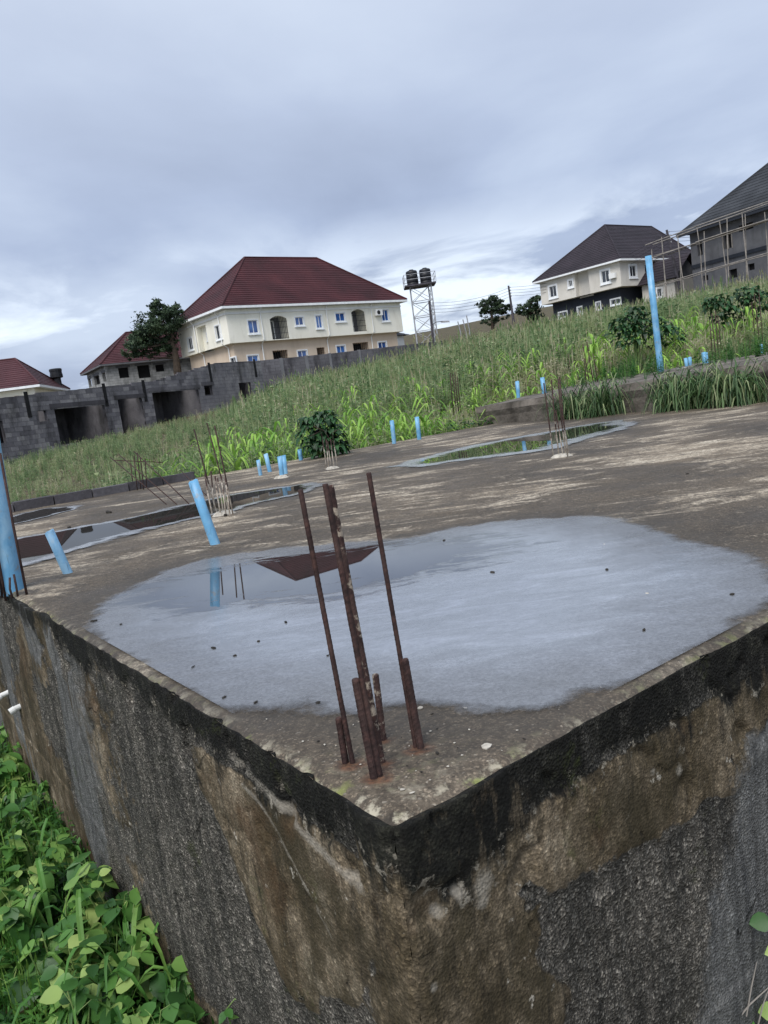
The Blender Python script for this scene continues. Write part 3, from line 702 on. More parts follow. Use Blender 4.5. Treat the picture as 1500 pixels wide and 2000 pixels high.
# ------------------------------------------------------------------ the cream house
def build_cream_house():
    A = AT(445, 640, 66); e1 = Vector((math.cos(rad(38.5)), math.sin(rad(38.5)), 0)); e2 = Vector((-e1.y, e1.x, 0))
    F1 = Fac(A, e1, Vector((e1.y, -e1.x, 0)))                 # long face, to the right
    F2 = Fac(A, e2, Vector((-e2.y, e2.x, 0)))                 # short face, to the left
    L1 = F1.hit(783, 610)[0]; L2 = F2.hit(352, 675)[0]
    zE = (F1.hit(441, 604)[1] + F1.hit(781, 578)[1] + F2.hit(350, 640)[1])/3
    zO = F1.hit(600, 660)[1]
    gz = ground_z(A.x+4, A.y+4); z0 = min(gz, zO-3.2) - .6
    root = thing('cream_house', 'cream two storey house with maroon hip roof beside the water tank tower', 'house', (A.x, A.y, z0))
    s = .36
    def R(z): return 470 + z*s
    def X(z): return 320 + z*s
    def rc(F, cx, cy, w_, h_): return F.rect(X(cx-w_/2), X(cx+w_/2), R(cy-h_/2), R(cy+h_/2))
    up = [rc(F1, *q) for q in ((485, 467, 52, 70), (735, 437, 44, 44), (842, 440, 32, 68), (957, 415, 50, 44), (1200, 405, 36, 60))]
    log = [rc(F1, 627, 470, 92, 128), rc(F1, 1058, 432, 72, 122)]
    lo = [rc(F1, *q) for q in ((500, 640, 58, 42), (768, 612, 50, 40), (978, 586, 46, 40), (1203, 566, 44, 40))]
    dk = [rc(F1, 650, 620, 82, 60), rc(F1, 870, 600, 44, 50), rc(F1, 1087, 578, 84, 60)]
    up2 = [rc(F2, 145, 560, 24, 66), rc(F2, 297, 497, 30, 76)]; rec2 = [rc(F2, 212, 535, 52, 150)]
    lo2 = [rc(F2, 350, 655, 30, 36)]
    # upper storey overhangs the lower by half a metre
    mb = MB()
    openwall(mb, F1, 0, L1, zO, zE-.2, [(*q, .14) for q in up] + [(*q, 1.3) for q in log]); openwall(mb, F2, 0, L2, zO, zE-.2, [(*q, .14) for q in up2] + [(*q, .5) for q in rec2])
    F3 = Fac(A + e1*L1, e2, e1); openwall(mb, F3, 0, L2, zO, zE-.2, []); F4 = Fac(A + e2*L2, e1, e2); openwall(mb, F4, 0, L1, zO, zE-.2, [])
    mb.poly([F1.P(0, zO), F1.P(L1, zO), F1.P(L1, zO)+e2*L2, F1.P(0, zO)+e2*L2])
    for q in rec2: mb.quad(F2.P(q[0], q[2], -.5), F2.P(q[1], q[2], -.5), F2.P(q[1], q[3], -.5), F2.P(q[0], q[3], -.5))
    obj('upper_wall', mb, MT['cream'], root)
    mb = MB(); I = .5
    G1 = Fac(F1.o + e1*I + e2*I, e1, F1.n); G2 = Fac(F2.o + e1*I + e2*I, e2, F2.n)
    def sh(q): return (q[0]-I, q[1]-I, q[2], q[3])
    openwall(mb, G1, 0, L1-2*I, z0, zO, [(*sh(q), .14) for q in lo] + [(*sh(q), 1.2) for q in dk]); openwall(mb, G2, 0, L2-2*I, z0, zO, [(*sh(q), .14) for q in lo2])
    G3 = Fac(G1.o + e1*(L1-2*I), e2, e1); openwall(mb, G3, 0, L2-2*I, z0, zO, [])
    obj('lower_wall', mb, MT['tan'], root)
    for q in up: window(root, F1, q, 0, 'glass')
    for q in lo: window(root, G1, sh(q), 0, 'glass')
    for q in up2: window(root, F2, q, 0, 'dglass')
    for q in lo2: window(root, G2, sh(q), 0, 'dglass')
    q = rc(F2, 217, 520, 18, 40); window(root, F2, q, -.5, 'dglass')
    for q in log:
        a0, a1, b0, b1 = q
        mb = MB(); mb.quad(F1.P(a0, b0, -1.3), F1.P(a1, b0, -1.3), F1.P(a1, b1, -1.3), F1.P(a0, b1, -1.3)); bw = obj('balcony', mb, MT['cement'], root)
        window(bw, F1, (a0+.25, a0+.25+(a1-a0)*.45, b0+.1, b1-.35), -1.28, 'glass', sill=False)
        gr = MB(); k = a0+.05
        while k < a1: gr.box(F1.P(k, b0, -.06), F1.e*.025, F1.n*.025, Zv*(b1-b0)); k += .16
        for hh in (.05, .5, 1.0, 1.5): gr.box(F1.P(a0, b0+hh, -.07), F1.e*(a1-a0), F1.n*.045, Zv*.03)
        obj('grille', gr, MT['iron'], bw)
        ar = MB(); n = 10                                     # shallow arch under the head
        for i in range(n):
            x0, x1 = a0+(a1-a0)*i/n, a0+(a1-a0)*(i+1)/n
            h0, h1 = [.28*(abs((x-(a0+a1)/2)/((a1-a0)/2))**2)+.02 for x in (x0, x1)]
            ar.quad(F1.P(x0, b1-h0, .003), F1.P(x1, b1-h1, .003), F1.P(x1, b1, .003), F1.P(x0, b1, .003)); ar.quad(F1.P(x0, b1-h0, .003), F1.P(x0, b1-h0, -.3), F1.P(x1, b1-h1, -.3), F1.P(x1, b1-h1, .003))
        obj('arch', ar, MT['cream'], bw)
    for q in dk:
        a0, a1, b0, b1 = sh(q); mb = MB(); mb.quad(G1.P(a0, b0, -1.2), G1.P(a1, b0, -1.2), G1.P(a1, b1, -1.2), G1.P(a0, b1, -1.2)); obj('doorway_shade', mb, MT['dark'], root)  # near-black sheet stands in for shade behind the grille
        gr = MB(); k = a0+.1
        while k < a1: gr.box(G1.P(k, b0, -.1), G1.e*.03, G1.n*.03, Zv*(b1-b0)); k += .22
        obj('grille', gr, MT['iron'], root)
    for F, zx in ((F1, 525), (F1, 885), (F1, 1128), (F2, 160), (F2, 300)):
        a = F.hit(X(zx), R(430))[0]; mb = MB()
        mb.tube([F.P(a, zE-.25, .35), F.P(a, zE-.5, .08), F.P(a, zO+.1, .08), F.P(a, zO-.25, -I+.08), F.P(a, z0, -I+.08)], .055, 8); obj('downpipe', mb, MT['white'], root)
    a, z = F1.hit(X(1158), R(392)); mb = MB(); mb.box(F1.P(a-.4, z-.28, .05), F1.e*.8, F1.n*.3, Zv*.56); ac = obj('air_conditioner', mb, MT['white'], root)
    mb = MB(); mb.tube([F1.P(a-.1, z, .34), F1.P(a-.1, z, .36)], .2, 14); obj('fan', mb, MT['iron'], ac)
    # a band course at the eave
    mb = MB(); mb.box(F1.P(0, zE-.62, .003), e1*L1, F1.n*.07, Zv*.18); mb.box(F2.P(0, zE-.62, .003), e2*L2, F2.n*.07, Zv*.18); obj('eave_band', mb, MT['white'], root)
    ov = .55
    base = [A - e1*ov - e2*ov, A + e1*(L1+ov) - e2*ov, A + e1*(L1+ov) + e2*(L2+ov), A - e1*ov + e2*(L2+ov)]
    FR = Fac(A + e2*(L2/2), e1, F1.n)
    ra, rz_ = FR.hit(478, 506); rb, rz2 = FR.hit(618, 502); zr = (rz_+rz2)/2
    hiproof(root, base, zE, (FR.P(ra, zr), FR.P(rb, zr)), 24, MT['roofred'])
    # a low wing behind the right end
    w0 = A + e1*(L1-.6) + e2*3.0; wz = AT(800, 640, w0.y+2).z
    mb = MB(); mb.box(Vector((w0.x, w0.y, z0)), e1*3.2, e2*5, Zv*(wz-.7-z0)); wi = obj('wing', mb, MT['white'], root)
    mb = MB(); o = Vector((w0.x, w0.y, 0))
    c = [o - e2*.4 + Zv*(wz-.7), o + e1*3.7 - e2*.4 + Zv*(wz-.7), o + e1*3.7 + e2*5.4 + Zv*(wz-.7), o + e2*5.4 + Zv*(wz-.7)]; rr = (o + e2*2.5 + Zv*(wz+.5), o + e1*1.6 + e2*2.5 + Zv*(wz+.5))
    stepface(mb, c[0], c[1], rr[1], rr[0], 7); stepface(mb, c[1], c[2], rr[1], rr[1], 7); stepface(mb, c[2], c[3], rr[0], rr[1], 7)
    obj('wing_roof', mb, MT['roofgrey'], wi)
    return A, e1, e2, L1, L2, z0
CH = build_cream_house()

# ------------------------------------------------------------------ red roofed bungalow at the left edge
def build_bungalow():
    y = 64; P0 = AT(77, 750, y); e1 = Vector((math.cos(rad(9)), math.sin(rad(9)), 0)); e2 = Vector((-e1.y, e1.x, 0))
    zE = P0.z; gz = ground_z(P0.x, P0.y) - .5
    o = Vector((P0.x, P0.y, 0)) - e1*16
    root = thing('bungalow', 'red roofed cream bungalow with black roof tank at the left edge', 'house', (P0.x-8, P0.y+4, gz))
    F = Fac(o + e2*.6, e1, -e2); Fr = Fac(o + e1*15.4 + e2*.6, e2, e1)
    mb = MB(); ops = [F.rect(8, 62, 772, 806)]
    openwall(mb, F, .6, 15.4, gz, zE-.2, [(*q, 1.0) for q in ops]); openwall(mb, Fr, 0, 9.8, gz, zE-.2, [])
    obj('wall', mb, MT['cream'], root)
    for q in ops:
        a0, a1, b0, b1 = q; mb = MB(); mb.quad(F.P(a0, b0, -1), F.P(a1, b0, -1), F.P(a1, b1, -1), F.P(a0, b1, -1)); ob = obj('porch', mb, MT['tan'], root)
        ar = MB()
        for i in range(12):
            x0, x1 = a0+(a1-a0)*i/12, a0+(a1-a0)*(i+1)/12; h0, h1 = [.9*(abs((x-(a0+a1)/2)/((a1-a0)/2))**2) for x in (x0, x1)]
            ar.quad(F.P(x0, b1-h0, .004), F.P(x1, b1-h1, .004), F.P(x1, b1, .004), F.P(x0, b1, .004)); ar.quad(F.P(x0, b1-h0, .004), F.P(x0, b1-h0, -.3), F.P(x1, b1-h1, -.3), F.P(x1, b1-h1, .004))
        obj('arch', ar, MT['cream'], ob)
    for a in (.9, 4.2, 7.4, 11.0, 14.6):
        mb = MB(); mb.box(F.P(a-.2, gz, .003), F.e*.4, F.n*.15, Zv*(zE-.3-gz)); obj('pilaster', mb, MT['cream'], root)
    FR = Fac(o + e2*5.5, e1, -e2); ra, rz_ = FR.hit(29, 701)
    base = [o, o + e1*16, o + e1*16 + e2*11, o + e2*11]
    rf = hiproof(root, base, zE, (FR.P(ra-6, rz_), FR.P(ra, rz_)), 14, MT['roofred2'])
    q = AT(110, 733, y+9); mb = MB()
    mb.tube([q - Zv*2.6, q - Zv*.2], .35, 10)
    prof = [(-.25, .5), (-.2, .56), (.1, .56), (.12, .53), (.35, .53), (.37, .56), (.55, .56), (.6, .5)]
    mb.tube([q + Zv*a for a, b in prof], [b for a, b in prof], 16); obj('roof_tank', mb, MT['tank'], root)
build_bungalow()

# ------------------------------------------------------------------ unfinished pale block house
def build_block_house():
    y = 74; A = AT(207, 730, y); e1 = Vector((math.cos(rad(32)), math.sin(rad(32)), 0)); e2 = Vector((-e1.y, e1.x, 0))
    zE = AT(205, 712, y).z; gz = ground_z(A.x, A.y) - .8
    F1 = Fac(A, e1, -e2); F2 = Fac(A, e2, -e1)
    L1 = 12.5; L2 = F2.hit(170, 735)[0]
    root = thing('unfinished_house', 'unfinished pale block house with red roof behind the spreading tree', 'house', (A.x, A.y, gz))
    s = .26667
    def rc(F, x0, x1, y0, y1): return F.rect(x0*s, x1*s, 560+y0*s, 560+y1*s)
    o1 = [rc(F1, 870, 945, 592, 668), rc(F1, 1010, 1102, 575, 668), rc(F1, 1140, 1205, 570, 622), rc(F1, 1300, 1322, 560, 612)]
    o2 = [rc(F2, 650, 672, 670, 735), rc(F2, 690, 730, 650, 720), rc(F2, 752, 775, 628, 700)]
    mb = MB(); openwall(mb, F1, 0, L1, gz, zE, o1, .25); openwall(mb, F2, 0, L2, gz, zE, o2, .25)
    openwall(mb, Fac(A+e1*L1, e2, e1), 0, L2, gz, zE, [])
    obj('wall', mb, MT['blockpale'], root)
    for F, ops in ((F1, o1), (F2, o2)):
        for q in ops:
            mb = MB(); mb.box(F.P(q[0]-.2, q[3], .003), F.e*(q[1]-q[0]+.4), F.n*.02, Zv*.2); obj('lintel', mb, MT['cement'], root)
    mb = MB(); i = .32
    mb.box(Vector((A.x, A.y, gz)) + e1*i + e2*i, e1*(L1-2*i), e2*(L2-2*i), Zv*(zE-gz-.1)); obj('inner_wall_and_shade', mb, MT['dark'], root)  # near-black box stands in for the unlit rooms
    ov = .5; base = [A-e1*ov-e2*ov, A+e1*(L1+ov)-e2*ov, A+e1*(L1+ov)+e2*(L2+ov), A-e1*ov+e2*(L2+ov)]
    FR = Fac(A + e2*(L2/2), e1, -e2); ra, rz_ = FR.hit(246, 650)
    hiproof(root, base, zE, (FR.P(ra, rz_), FR.P(max(ra+2, L1-ra), rz_)), 18, MT['roofred2'], 'cement', .16)
build_block_house()

# ------------------------------------------------------------------ derelict block building
def build_derelict():
    P0 = AT(0, 845, 36.5); P1 = AT(516, 748, 56)
    e = Vector((P1.x-P0.x, P1.y-P0.y, 0)); Lf = e.length; e.normalize(); n = Vector((e.y, -e.x, 0))
    F = Fac(P0 - e*3.2, e, n); L_ = Lf + 3.2
    gz = min(ground_z(P0.x, P0.y), 0) - .6
    root = thing('derelict_building', 'derelict roofless grey block building with dark doorways behind the weeds', 'building', (P0.x, P0.y, gz))
    k = 1/2.727
    def rc(x0, x1, y0, y1): return F.rect(x0*k, x1*k, 650+y0*k, 650+y1*k)
    ops = [rc(205, 252, 415, 472), rc(303, 575, 388, 580), rc(642, 772, 348, 540), rc(822, 1072, 303, 488), rc(1090, 1132, 280, 330), rc(-40, 26, 470, 590), rc(1278, 1342, 260, 360)]
    def ztop(a):
        pts = [(-50, 352), (0, 345), (565, 283), (800, 262), (1150, 160), (1400, 150)]
        xs = [F.hit(p[0]*k, 650+p[1]*k) for p in pts]
        return float(np.interp(a, [q[0] for q in xs], [q[1] for q in xs]))
    H, Lb, J = .225, .45, .014
    # mortar core, a little behind the faces of the blocks
    mb = MB(); na = 40; aa = sorted(set(list(np.linspace(0, L_, na)) + [q for o in ops for q in o[:2]]))
    for i in range(len(aa)-1):
        a0, a1 = aa[i], aa[i+1]; am = (a0+a1)/2; cuts = [(gz, None)]
        segs = [(gz, ztop(am)-.02)]
        for o in ops:
            if o[0] < am < o[1]:
                ns = []
                for (b0, b1) in segs:
                    if o[2] > b0: ns.append((b0, min(o[2], b1)))
                    if o[3] < b1: ns.append((max(o[3], b0), b1))
                segs = ns
        for b0, b1 in segs:
            if b1-b0 < .01: continue
            mb.box(F.P(a0, b0, -.014), F.e*(a1-a0), F.n*-.2, Zv*(b1-b0))
    obj('mortar_core', mb, MT['mortar'], root)
    # the blocks
    bm = MB(); bm.box((0, 0, 0), Vector((1, 0, 0)), Vector((0, 1, 0)), Vector((0, 0, 1))); bme = bm.mesh('block', MT['block'])
    ang = math.atan2(e.y, e.x); blocks = []; r = 0; z = gz
    while z < gz + 8:
        a = -(r % 2)*Lb/2
        while a < L_:
            s0, s1 = max(a, 0), min(a+Lb-J, L_)
            segs = [(s0, s1)]
            for o in ops:
                if o[2]-.02 < z+H/2 < o[3]+.02:
                    ns = []
                    for (b0, b1) in segs:
                        if b1 <= o[0] or b0 >= o[1]: ns.append((b0, b1)); continue
                        if b0 < o[0]: ns.append((b0, o[0]))
                        if b1 > o[1]: ns.append((o[1], b1))
                    segs = ns
            for b0, b1 in segs:
                if b1-b0 > .06 and z+H-J < ztop((b0+b1)/2)+.06 and z > ground_z(*F.P((b0+b1)/2, 0)[:2])-.4: blocks.append((b0, b1, z))
            a += Lb
        z += H; r += 1
    blocks.sort(key=lambda q: (F.P(q[0], q[2])-EYEP).length if F.P(q[0], q[2]).x/F.P(q[0], q[2]).y > -.50 else 999)
    rest = MB()
    for i, (b0, b1, z) in enumerate(blocks):
        o_ = random.uniform(-.008, .008)
        if i < 300:
            b = link('block', bme, root); b.location = F.P(b0, z, o_-.1) - root.location; b.scale = (b1-b0, .1, H-J)
            b.rotation_euler = (0, 0, ang); b.location += -F.n*0
            b.location = F.P(b0, z, o_) - root.location
            b.scale = (b1-b0, .1, H-J)
        else: rest.box(F.P(b0, z, o_-.1), F.e*(b1-b0), F.n*.1, Zv*(H-J))
    rb = obj('block', rest, MT['block'], root); rb['kind'] = 'stuff'
    # lintels, columns cast in the walls, back rooms
    for o in ops[1:5]:
        mb = MB(); mb.box(F.P(o[0]-.25, o[3], .012), F.e*(o[1]-o[0]+.5), F.n*.02, Zv*.22); obj('lintel', mb, MT['mortar'], root)
    for px in (150, 572, 785, 1150, 1392):
        a = F.hit(px*k, 650+400*k)[0]; mb = MB(); zt = ztop(a); mb.box(F.P(a-.11, zt-1.1, .012), F.e*.22, F.n*.02, Zv*1.25); obj('column', mb, MT['dark'], root)
    mb = MB(); dep = 3.2
    B = Fac(F.o - n*dep, e, n)
    inner = []
    for (x0, x1, y0, y1) in ((383, 432, 400, 536), (440, 470, 395, 560), (655, 726, 425, 545), (868, 922, 330, 486), (1030, 1075, 320, 480)):
        inner.append(B.rect(x0*k, x1*k, 650+y0*k, 650+y1*k))
    openwall(mb, B, 0, L_, gz, ztop(L_/2)-.3, inner, .2); B2 = Fac(F.o - n*7, e, n); openwall(mb, B2, 0, L_, gz, ztop(L_/2)-.5, [], .2)
    for a in [0, L_] + [q for o in (ops[1], ops[2], ops[3]) for q in (o[0]-.05, o[1]+.25)]:
        zt = ztop(min(max(a, 0), L_)) - (.05 if a in (0, L_) else .5)
        mb.box(F.P(a-.2, gz, -.23), F.e*.2, -F.n*(dep-.23), Zv*(zt-gz))
    mb.box(F.P(L_-.2, gz, -dep-.01), F.e*.2, -F.n*(7-dep), Zv*(ztop(L_)-.3-gz))
    mb.quad(F.P(0, ztop(0)-.55, -1.2), F.P(L_, ztop(L_)-.55, -1.2), F.P(L_, ztop(L_)-.55, -7), F.P(0, ztop(0)-.55, -7))  # flat deck added to shade the openings, held back from the facade
    obj('inner_wall_and_shade', mb, MT['mortar'], root)
    return F, L_
DER = build_derelict()

# ------------------------------------------------------------------ boundary wall below the cream house
def build_boundary():
    pts = [(418, 709, 59.5), (510, 704, 60.5), (640, 691, 62), (745, 679, 64), (860, 666, 68), (935, 657, 73)]
    W = [AT(*q) for q in pts]; gz = [ground_z(p.x, p.y)-.5 for p in W]
    root = thing('boundary_wall', 'long grey block boundary wall below the cream house', 'wall', (W[2].x, W[2].y, gz[2]))
    mb = MB()
    for i in range(len(W)-1):
        a, b = W[i], W[i+1]; e = Vector((b.x-a.x, b.y-a.y, 0)); n = Vector((-e.y, e.x, 0)).normalized()*.22
        p, q = Vector((a.x, a.y, 0)), Vector((b.x, b.y, 0))
        mb.hexa([p+Zv*gz[i], q+Zv*gz[i+1], q+n+Zv*gz[i+1], p+n+Zv*gz[i]], [p+Zv*a.z, q+Zv*b.z, q+n+Zv*b.z, p+n+Zv*a.z])
    obj('wall', mb, MT['blockfar'], root)
    for px, py in ((548, 702), (597, 698), (643, 693), (700, 686)):
        i = max(j for j in range(len(pts)-1) if pts[j][0] <= px); f = (px-pts[i][0])/(pts[i+1][0]-pts[i][0]); p = W[i].lerp(W[i+1], f)
        mb = MB(); mb.box(Vector((p.x-.13, p.y-.04, gz[i])), Vector((.26, .05, 0)), Vector((-.03, .2, 0)), Zv*(p.z-gz[i]+.04)); obj('pier', mb, MT['cement'], root)
build_boundary()

# ------------------------------------------------------------------ water tank tower
def build_tower():
    y = 92; s = 1/4.412
    def Q(zx, zy, dy=0): return AT(760+zx*s, 480+zy*s, y+dy)
    c = Q(265, 350); base = AT(838, 672, y); gz = ground_z(c.x, c.y) - .3
    root = thing('water_tower', 'steel lattice tower carrying two black water tanks', 'water tower', (c.x, c.y, gz))
    zt = Q(240, 355).z; hw = 1.2
    legs = [Vector((c.x-hw, c.y-hw*.6, 0)), Vector((c.x+hw, c.y-hw*.9, 0)), Vector((c.x+hw*.9, c.y+hw, 0)), Vector((c.x-hw*.9, c.y+hw*1.1, 0))]
    for p in legs:
        mb = MB(); mb.tube([p+Zv*gz, p+Zv*zt], .075, 6); obj('leg', mb, MT['steel'], root)
    hts = np.linspace(gz+.6, zt, 5); mb = MB()
    for i in range(4):
        p, q = legs[i], legs[(i+1) % 4]
        for j in range(5): mb.tube([p+Zv*hts[j], q+Zv*hts[j]], .045, 5)
        for j in range(4):
            mb.tube([p+Zv*hts[j], q+Zv*hts[j+1]], .03, 5); mb.tube([q+Zv*hts[j], p+Zv*hts[j+1]], .03, 5)
    obj('bracing', mb, MT['steel'], root)
    o = Vector((c.x-1.8, c.y-1.4, zt)); mb = MB(); mb.box(o, Vector((3.6, 0, 0)), Vector((0, 2.8, 0)), Zv*.16); obj('platform', mb, MT['pole'], root)
    mb = MB(); rc_ = [o, o+Vector((3.6,0,0)), o+Vector((3.6,2.8,0)), o+Vector((0,2.8,0))]
    for i in range(4):
        p, q = rc_[i], rc_[(i+1) % 4]
        for h in (.6, 1.15): mb.tube([p+Zv*(h+.16), q+Zv*(h+.16)], .03, 5)
        for t in (0, .5): mb.tube([p.lerp(q, t)+Zv*.16, p.lerp(q, t)+Zv*1.3], .03, 5)
    obj('railing', mb, MT['steel'], root)
    for dx in (-.78, .78):
        q = Vector((c.x+dx, c.y, zt+.16)); prof = [(0, .80), (.05, .86), (.35, .86), (.38, .82), (.44, .82), (.47, .86), (.9, .86), (.93, .82), (.99, .82), (1.02, .86), (1.45, .86), (1.48, .82), (1.54, .82), (1.57, .86), (2.0, .85), (2.12, .72), (2.22, .35), (2.30, .33), (2.31, .02)]
        mb = MB(); mb.tube([q+Zv*a*.8 for a, b in prof], [b*.78 for a, b in prof], 18); tk = obj('tank', mb, MT['tank'], root, True)
build_tower()

# ------------------------------------------------------------------ poles and wires
def pole(px0, py0, px1, py1, y, r, label, crossarms=3, lamp=False):
    t = AT(px0, py0, y); b = AT(px1, py1, y); d = (t-b).normalized(); gz = ground_z(b.x, b.y)-.5
    b2 = b - d*max(0.3, (b.z-gz)/max(d.z, .5))
    root = thing('utility_pole', label, 'pole', b2)
    mb = MB(); mb.tube([b2, t], [r*1.25, r*.8], 10); obj('post', mb, MT['pole'], root)
    tips = []
    for i in range(crossarms):
        q = t - d*(.25+.35*i); mb = MB(); mb.tube([q, q+Vector((.16, -.1, 0))], .03, 6); mb.tube([q+Vector((.16, -.1, -.06)), q+Vector((.16, -.1, .08))], .05, 8); obj('insulator', mb, MT['lamp'], root); tips.append(q+Vector((.16, -.1, .02)))
    if lamp:
        q = t.lerp(b, .62); mb = MB(); mb.tube([q, q+Vector((.5, -.3, .25)), q+Vector((1.2, -.7, .2))], .04, 6); ar = obj('lamp_arm', mb, MT['pole'], root)
        o = q+Vector((1.0, -.6, .1)); mb = MB(); mb.hexa([o, o+Vector((.9,-.5,-.12)), o+Vector((1.0,-.2,-.12)), o+Vector((.1,.3,0))], [o+Zv*.16, o+Vector((.8,-.45,.06)), o+Vector((.9,-.2,.06)), o+Vector((.1,.25,.16))]); obj('lamp_head', mb, MT['lamp'], ar)
    return tips
tA = pole(838, 588, 846, 664, 88, .13, 'dark utility pole with street lamp beside the water tower', 4, True)
tB = pole(993, 558, 1004, 634, 98, .14, 'thin utility pole between the two dark trees', 4)
tC = pole(1302, 449, 1330, 572, 84, .15, 'leaning utility pole in front of the dark roofed house', 4)
def wires(a, b, label, sag):
    root = thing('power_line', label, 'power line', a[0])
    for p, q in zip(a, b):
        mb = MB(); pts = []
        for i in range(13):
            t = i/12; v = p.lerp(q, t); v.z -= sag*4*t*(1-t); pts.append(v)
        mb.tube(pts, .016, 4); obj('wire', mb, MT['wire'], root)
wires(tA, tB, 'thin power wires from the lamp pole to the thin pole', .5)
wires(tB, tC, 'thin power wires crossing the dark roof to the leaning pole', 1.3)
tD = [AT(1700, 395+i*8, 70) for i in range(4)]
wires(tC, tD, 'thin power wires running in front of the scaffolded house', .4)
def starter(px, py0, py1, y, label):
    b = AT(px+6, py1, y); t = AT(px, py0, y); mb = MB(); mb.tube([b - Zv*2, b, t], .07, 6); tag(obj('wall_post', mb, MT['lamp']), label, 'post')
starter(894, 628, 650, 100, 'short pale column starter left of the three beyond the field')
starter(904, 624, 648, 100, 'middle pale column starter of three beyond the field')
starter(911, 616, 646, 100, 'tallest pale column starter of three beyond the field')

# ------------------------------------------------------------------ beige house with dark roof
def build_beige():
    s = 1/3.125
    def X(z): return 1020+z*s
    def R(z): return 300+z*s
    A = AT(X(598), R(720), 86); e1 = Vector((math.cos(rad(36)), math.sin(rad(36)), 0)); e2 = Vector((-e1.y, e1.x, 0))
    F1 = Fac(A, e1, -e2); F2 = Fac(A, e2, -e1)
    L2 = F2.hit(X(112), R(850))[0]; L1 = 15.0
    zE = (F2.hit(X(598), R(640))[1]+F2.hit(X(104), R(785))[1])/2; zO = (F2.hit(X(120), R(930))[1]+F2.hit(X(560), R(815))[1])/2
    gz = min(ground_z(A.x, A.y), zO-3.2)-.8
    root = thing('beige_house', 'beige and slate two storey house with dark brown hip roof', 'house', (A.x, A.y, gz))
    def rc(F, cx, cy, w_, h_): return F.rect(X(cx-w_/2), X(cx+w_/2), R(cy-h_/2), R(cy+h_/2))
    w2 = [rc(F2, 188, 842, 42, 66), rc(F2, 295, 793, 22, 36), rc(F2, 508, 750, 48, 72)]; w1 = [rc(F1, 675, 717, 38, 66)]
    rec = [rc(F2, 366, 795, 86, 165)]
    l2 = [rc(F2, 322, 960, 24, 40), rc(F2, 435, 930, 24, 40), rc(F2, 218, 985, 50, 30), rc(F2, 540, 905, 56, 30)]
    mb = MB(); openwall(mb, F2, 0, L2, zO, zE-.15, [(*q, .14) for q in w2] + [(*q, .6) for q in rec]); openwall(mb, F1, 0, L1, zO, zE-.15, [(*q, .14) for q in w1] + [(4.6, 8.2, zO+.3, zE-.6, 1.5)])
    q = rec[0]; mb.quad(F2.P(q[0], q[2], -.6), F2.P(q[1], q[2], -.6), F2.P(q[1], q[3], -.6), F2.P(q[0], q[3], -.6))
    mb.poly([F1.P(0, zO), F1.P(L1, zO), F1.P(L1, zO)+e2*L2, F1.P(0, zO)+e2*L2])
    openwall(mb, Fac(A+e2*L2, e1, e2), 0, L1, zO, zE, []); openwall(mb, Fac(A+e1*L1, e2, e1), 0, L2, zO, zE, [])
    obj('upper_wall', mb, MT['beige'], root)
    mb = MB(); mb.quad(F1.P(4.6, zO+.3, -1.5), F1.P(8.2, zO+.3, -1.5), F1.P(8.2, zE-.6, -1.5), F1.P(4.6, zE-.6, -1.5)); obj('balcony', mb, MT['dark'], root)  # near-black back sheet stands in for shade in the recess
    I = .9; G1 = Fac(A+e1*I+e2*I, e1, -e2); G2 = Fac(A+e1*I+e2*I, e2, -e1)
    def sh(q): return (q[0]-I, q[1]-I, q[2], q[3])
    mb = MB(); openwall(mb, G2, 0, L2-2*I, gz, zO, [(*sh(q), .14) for q in l2]); openwall(mb, G1, 0, L1-2*I, gz, zO, []); obj('lower_wall', mb, MT['navy'], root)
    for q in w2: window(root, F2, q, 0, 'dglass', leaves=2, surround=.2)
    for q in w1: window(root, F1, q, 0, 'dglass', leaves=2, surround=.2)
    for q in l2: window(root, G2, sh(q), 0, 'dglass', leaves=2, surround=.14)
    window(root, F2, rc(F2, 408, 765, 10, 36), -.6, 'dglass', surround=.15)
    a, z = F2.hit(X(558), R(745)); mb = MB(); mb.box(F2.P(a-.4, z-.28, .05), F2.e*.8, F2.n*.3, Zv*.56); obj('air_conditioner', mb, MT['white'], root)
    ov = .6; base = [A-e1*ov-e2*ov, A+e1*(L1+ov)-e2*ov, A+e1*(L1+ov)+e2*(L2+ov), A-e1*ov+e2*(L2+ov)]
    FR = Fac(A+e2*(L2/2), e1, -e2)
    ra, za = FR.hit(1181, 442); rb, zb = FR.hit(1272, 441); zr = (za+zb)/2
    hiproof(root, base, zE, (FR.P(ra, zr), FR.P(rb, zr)), 22, MT['roofdark'])
    # porch in front
    o = F1.P(3.4, 0, 0); pz = AT(1262, 552, A.y-1).z
    mb = MB(); mb.box(o - e2*4.2 + Zv*gz, e1*5.0, e2*4.0, Zv*(pz-gz)); po = obj('porch', mb, MT['beige'], root)
    mb = MB(); q0 = o - e2*4.8 - e1*.6 + Zv*pz; q1 = q0 + e1*6.2; h = AT(1310, 500, A.y).z; t0 = o + e1*2.5 - e2*4.8 + Zv*(h); t1 = t0 + e2*5
    stepface(mb, q0 + e2*5, q0, t0, t1, 8); stepface(mb, q1, q1 + e2*5, t1, t0, 8); obj('porch_roof', mb, MT['roofdark'], po)
    mb = MB(); mb.tri(o - e2*4.21 + Zv*(pz+.003), o + e1*5 - e2*4.21 + Zv*(pz+.003), o + e1*2.5 - e2*4.21 + Zv*(h-.3)); obj('gable', mb, MT['cement'], po)
    FP = Fac(o - e2*4.2, e1, -e2); window(po, FP, FP.rect(X(822), X(852), R(825), R(872)), .03, 'dglass', surround=.15)
build_beige()

